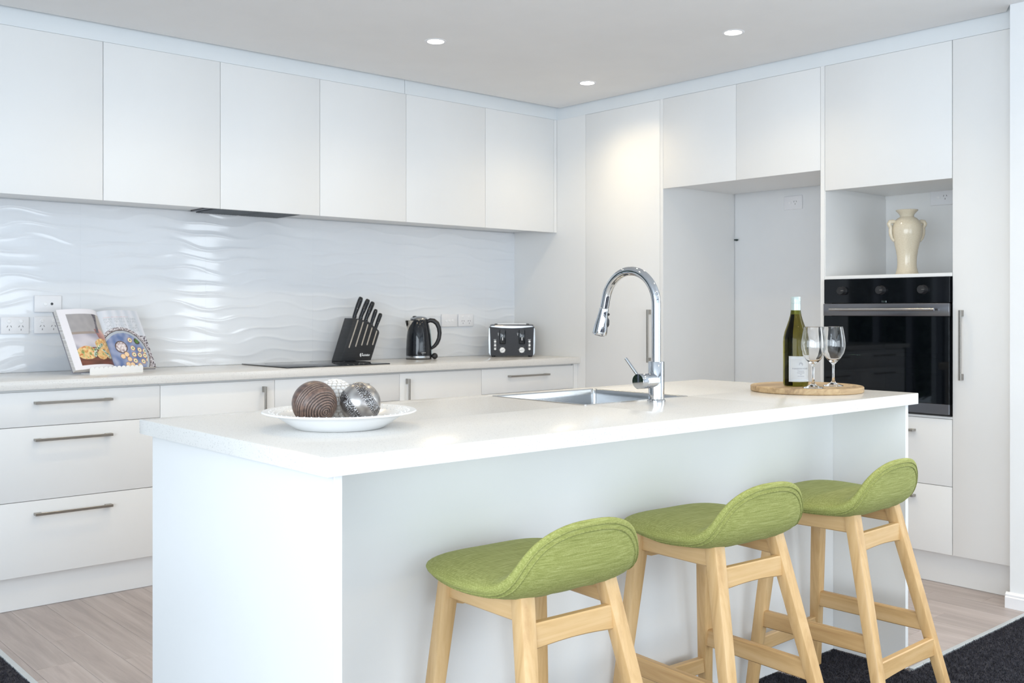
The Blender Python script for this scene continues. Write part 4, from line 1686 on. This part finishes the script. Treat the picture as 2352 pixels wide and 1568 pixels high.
for side, paint, nm in ((-1, paint_left, 'left_page'), (1, paint_right, 'right_page')):
    nx_, nz_ = 110, 150
    b = new()
    lay = b.verts.layers.float_color.new('print')
    G = []
    for j in range(nz_ + 1):
        q = j / nz_
        row = []
        for i in range(nx_ + 1):
            k = i / nx_
            xx = PWD * (1 + side * k) if side > 0 else PWD * (1 - k)
            xx = PWD + side * k * PWD
            h = page_h(k, side)
            v = b.verts.new(mtl @ V((xx, -h, q * HB)))
            s = 1 - k if side < 0 else k
            v[lay] = (*paint(s, q), 1)
            row.append(v)
        G.append(row)
    for j in range(nz_):
        for i in range(nx_):
            b.faces.new((G[j][i], G[j][i + 1], G[j + 1][i + 1], G[j + 1][i]))
    obj(nm, b, M['print'], t, 60)
    # page block under the top page
    b = new()
    ks = [i / 24 for i in range(25)]
    outl = [(PWD + side * k * PWD, -page_h(k, side) + 0.0006) for k in ks] + [(PWD + side * k * (PWD + 0.0), -0.0022) for k in reversed(ks)]
    loops(b, [[mtl @ V((a, h, z)) for a, h in outl] for z in (0.0006, HB - 0.0006)], True, True, True)
    obj('page_block', b, M['paper'], t)
b = new()
box(b, (-0.003, -0.002, -0.002), (2 * PWD + 0.003, 0.0, HB + 0.002), mtx=mtl)
obj('cover', b, M['inkgrey'], t)

t2 = thing('book_stand', 'white scalloped metal stand supporting the open cookbook', 'stand', BK - V((0, 0, 0.0085)), math.radians(13.9))
b = new()
# tray under the pages
box(b, (0.05, -0.0435, 0.0005), (0.31, 0.02, 0.0045), 0.001, 1)
obj('tray', b, M['china'], t2)
b = new()
x0_, x1_, nsc = 0.05, 0.31, 12
sc = [(x1_, 0.0), ]
sw = (x1_ - x0_) / nsc
for k in range(nsc):
    cx_ = x1_ - sw * (k + 0.5)
    for i in range(9):
        a = PI * i / 8
        sc.append((cx_ + sw / 2 * math.cos(a), 0.023 + 0.010 * math.sin(a)))
sc.append((x0_, 0.0))
prism(b, sc, -0.046, -0.0435, lambda a, z, h: (a, h - 0.25 * z * 0, z))
obj('scalloped_lip', b, M['china'], t2)
b = new()
box(b, (0.10, 0.0015, 0.006), (0.31, 0.004, 0.21), mtx=mtl)
obj('back_rest', b, M['china'], t2)
b = new()
tube(b, [(0.205, 0.11, 0.19), (0.205, 0.20, 0.0065)], 0.0035, 10)
obj('strut', b, M['china'], t2)

# ------------------------------------------------------------------ downlights
DL = [(2.763, 3.655, 'round recessed downlight in the middle above the wall cabinets'),
      (3.871, 3.784, 'round recessed downlight nearest the pantry corner'),
      (3.649, 2.678, 'round recessed downlight closest to the oven tower')]
DLX = [(1.655, 3.60, 'round recessed downlight out of view above the cookbook'), (2.60, 2.55, 'round recessed downlight out of view above the sink'), (1.50, 2.50, 'round recessed downlight out of view above the plate'),
       (3.30, 1.40, 'round recessed downlight out of view above the far stool'),
       (3.45, 0.35, 'round recessed downlight out of view in the living area beside the right wall'), (2.35, 0.30, 'round recessed downlight out of view in the living area behind the middle stool'), (1.25, 0.25, 'round recessed downlight out of view in the living area beside the camera'),
       (2.90, -0.75, 'round recessed downlight out of view in the living area towards the front window'), (1.70, -0.80, 'round recessed downlight out of view in the living area behind the camera')]
SPOT_W = 12
for x_, y_, lab in DL + DLX:
    t = thing('downlight', lab, 'light', (x_, y_, CEIL), 0, 'recessed ceiling downlights')
    b = new()
    lathe(b, [(0.0365, 0.0), (0.0375, -0.003), (0.043, -0.0038), (0.049, -0.0012), (0.0495, -0.0001)], 40)
    obj('bezel', b, M['plastic'], t)
    b = new()
    lathe(b, [(0, -0.0016), (0.0372, -0.0016)], 40)
    obj('lens', b, M['lamp'], t)
    l = bpy.data.lights.new('downlight_lamp', 'SPOT')
    l.energy, l.color = SPOT_W, (1.0, 0.79, 0.48)
    l.spot_size, l.spot_blend, l.shadow_soft_size = math.radians(146), 1.0, 0.035
    lo = bpy.data.objects.new('downlight_lamp', l)
    COL.objects.link(lo)
    lo.parent = t
    lo.location = (0, 0, -0.008)

# ------------------------------------------------------------------ bar stools
WFT, WRT, YFT, YRT, WFB, WRB, YFB, YRB = 0.125, 0.116, 0.141, -0.106, 0.186, 0.194, 0.192, -0.254


def legp(k, z):
    f = z / 0.6
    sx = -1 if k[1] == 'L' else 1
    wt, yt, wb, yb = (WFT, YFT, WFB, YFB) if k[0] == 'F' else (WRT, YRT, WRB, YRB)
    return V((sx * (wb + (wt - wb) * f), yb + (yt - yb) * f, z))


def seat_profile(s):
    """s: distance from the front lip; returns (y, z), tangent-normal"""
    F0, R_, A_ = 0.285, 0.085, math.radians(64)
    if s < F0:
        dz = -0.006 * max(0, (0.06 - s) / 0.06) ** 2
        return V((0, 0.165 - s, 0.617 + dz)), V((0, 0, 1))
    a = (s - F0) / R_
    y0 = 0.165 - F0
    if a < A_:
        return V((0, y0 - R_ * math.sin(a), 0.617 + R_ * (1 - math.cos(a)))), V((0, math.sin(a), math.cos(a)))
    r_ = s - F0 - R_ * A_
    return V((0, y0 - R_ * math.sin(A_) - r_ * math.cos(A_), 0.617 + R_ * (1 - math.cos(A_)) + r_ * math.sin(A_))), V((0, math.sin(A_), math.cos(A_)))


SL, SA = 0.468, 0.222


def seat_pt(r, ph, side):
    c_, s_ = math.cos(ph), math.sin(ph)
    nf = 3.1 if s_ > 0 else 2.6
    q = SL / 2 * math.copysign(abs(s_) ** (2 / nf), s_) * r
    s = SL / 2 - q
    sa = 0.228 - 0.030 * min(1, max(0, s / 0.36))
    p = sa * math.copysign(abs(c_) ** (2 / nf), c_) * r
    base, nrm = seat_profile(s)
    k1 = max(0.0, min(1.0, (s - 0.05) / 0.20))
    k2 = max(0.0, min(1.0, (0.42 - s) / 0.08))
    sag = (3 * k1 * k1 - 2 * k1 ** 3) * k2
    base = base + V((-0.004, 0.036, -0.009 * sag))
    th = (1 - min(1, r) ** 3.2) ** 0.5
    up = 0.024 + 0.004 * sag if side > 0 else 0.023 + 0.014 * sag
    flat = max(0, min(1, (0.30 - s) / 0.1))
    droop = -0.010 * (abs(p) / SA) ** 2 * flat
    crown = -0.006 * math.exp(-((p / 0.12) ** 2)) * flat if side > 0 else 0
    return base + V((p, 0, droop + crown)) + nrm * (side * up * th)


def make_stool():
    t = thing('bar_stool', 'stool', 'stool', (0, 0, 0), 0, 'green bar stools at the island')
    NA, rs = 72, [0.0, 0.15, 0.3, 0.45, 0.58, 0.7, 0.8, 0.87, 0.92, 0.955, 0.98, 0.994, 1.0]
    b = new()
    rings = []
    seq = [(r, 1) for r in rs[1:]] + [(r, -1) for r in reversed(rs[1:-1])]
    R_ = [[b.verts.new(seat_pt(r, 2 * PI * i / NA, sd)) for i in range(NA)] for r, sd in seq]
    for a, c_ in zip(R_[:-1], R_[1:]):
        for i in range(NA):
            j = (i + 1) % NA
            b.faces.new((a[i], a[j], c_[j], c_[i]))
    tc = b.verts.new(seat_pt(0, 0, 1))
    bc = b.verts.new(seat_pt(0, 0, -1))
    for i in range(NA):
        j = (i + 1) % NA
        b.faces.new((tc, R_[0][j], R_[0][i]))
        b.faces.new((bc, R_[-1][i], R_[-1][j]))
    st = obj('seat', b, M['fabric'], t, 80)
    b = new()
    for rr_ in (0.915, 0.962):
        tube(b, [seat_pt(rr_, 2 * PI * i / 120, -1) for i in range(120)], 0.0022, 8, closed=True)
    obj('piping', b, M['piping'], st, 80)
    for k in ('FL', 'FR', 'RL', 'RR'):
        b = new()
        p1, p0 = legp(k, 0.603), legp(k, 0.0005)
        rg_ = []
        for p, hx, hy in ((p0, 0.0155, 0.0150), (legp(k, 0.3), 0.0180, 0.0175), (p1, 0.0195, 0.0190)):
            rg_.append([p + V((x_, y_, 0)) for x_, y_ in rrect(-hx, hx, -hy, hy, 0.005, 2)])
        loops(b, rg_, True, True, True)
        obj('leg', b, M['beech'], t)

    def rail(name, a, c_, z, h, th, arch, m, slot=False, zoff=0):
        pa, pb = legp(a, z), legp(c_, z)
        dx = (pb - pa)
        ln = dx.length
        dx.normalize()
        ny = V((-dx.y, dx.x, 0)).normalized()
        b = new()
        n = 12
        rings_ = []
        for i in range(n + 1):
            f = i / n
            p = pa + dx * (ln * f)
            lo_ = -h / 2 + arch * math.sin(PI * f)
            hi_ = h / 2
            bv = 0.003
            sec = [(-th + bv, lo_), (th - bv, lo_), (th, lo_ + bv), (th, hi_ - bv), (th - bv, hi_), (-th + bv, hi_), (-th, hi_ - bv), (-th, lo_ + bv)]
            rings_.append([p + ny * u_ + V((0, 0, w_)) for u_, w_ in sec])
        if not slot:
            loops(b, rings_, True, True, True)
        else:
            # board with a rounded hand-hold cut through it
            N_ = 40
            inn, out = [], []
            hl, hr2 = 0.040, 0.0095
            for i in range(N_):
                a_ = 2 * PI * i / N_
                ix = (hl if math.cos(a_) >= 0 else -hl) + hr2 * math.cos(a_)
                if abs(math.cos(a_)) < 1e-6:
                    ix = 0
                iz = hr2 * math.sin(a_) - 0.002
                k_ = 1 / max(abs(math.cos(a_)) / (ln / 2), abs(math.sin(a_)) / (h / 2))
                inn.append((ix, iz))
                out.append((k_ * math.cos(a_), k_ * math.sin(a_)))
            mid = (pa + pb) / 2
            f_ = lambda q, d_: mid + dx * q[0] + V((0, 0, q[1])) + ny * d_
            loops(b, [[f_(q, -th) for q in out], [f_(q, th) for q in out], [f_(q, th) for q in inn], [f_(q, -th) for q in inn], [f_(q, -th) for q in out]], True)
            bmesh.ops.remove_doubles(b, verts=b.verts, dist=1e-6)
        return obj(name, b, m, t)

    rail('back_rail', 'RL', 'RR', 0.504, 0.056, 0.0105, 0.007, M['beech_x'])
    rail('lower_back_rail', 'RL', 'RR', 0.162, 0.056, 0.0105, 0.007, M['beech_x'])
    rail('lower_front_rail', 'FL', 'FR', 0.146, 0.044, 0.0105, 0.0, M['beech_x'])
    rail('side_rail', 'FL', 'RL', 0.231, 0.050, 0.0105, 0.0, M['beech_y'])
    rail('side_rail', 'FR', 'RR', 0.231, 0.050, 0.0105, 0.0, M['beech_y'])
    rail('side_apron', 'FL', 'RL', 0.562, 0.062, 0.0105, 0.0, M['beech_y'])
    rail('side_apron', 'FR', 'RR', 0.562, 0.062, 0.0105, 0.0, M['beech_y'])
    rail('front_apron', 'FL', 'FR', 0.540, 0.062, 0.0105, 0.0, M['beech_x'], slot=True)
    return t


s1 = make_stool()
s1['label'] = 'green upholstered bar stool nearest the camera with pale timber legs'
s1.location, s1.rotation_euler = (1.533, 1.668, 0), (0, 0, math.radians(-3.1))
s2 = dup(s1)
s2['label'] = 'green upholstered bar stool in the middle of the three'
s2.location, s2.rotation_euler = (2.200, 1.681, 0), (0, 0, math.radians(-4.0))
s3 = dup(s1)
s3['label'] = 'green upholstered bar stool farthest away, at the oven end of the island'
s3.location, s3.rotation_euler = (2.814, 1.671, 0), (0, 0, math.radians(1.1))
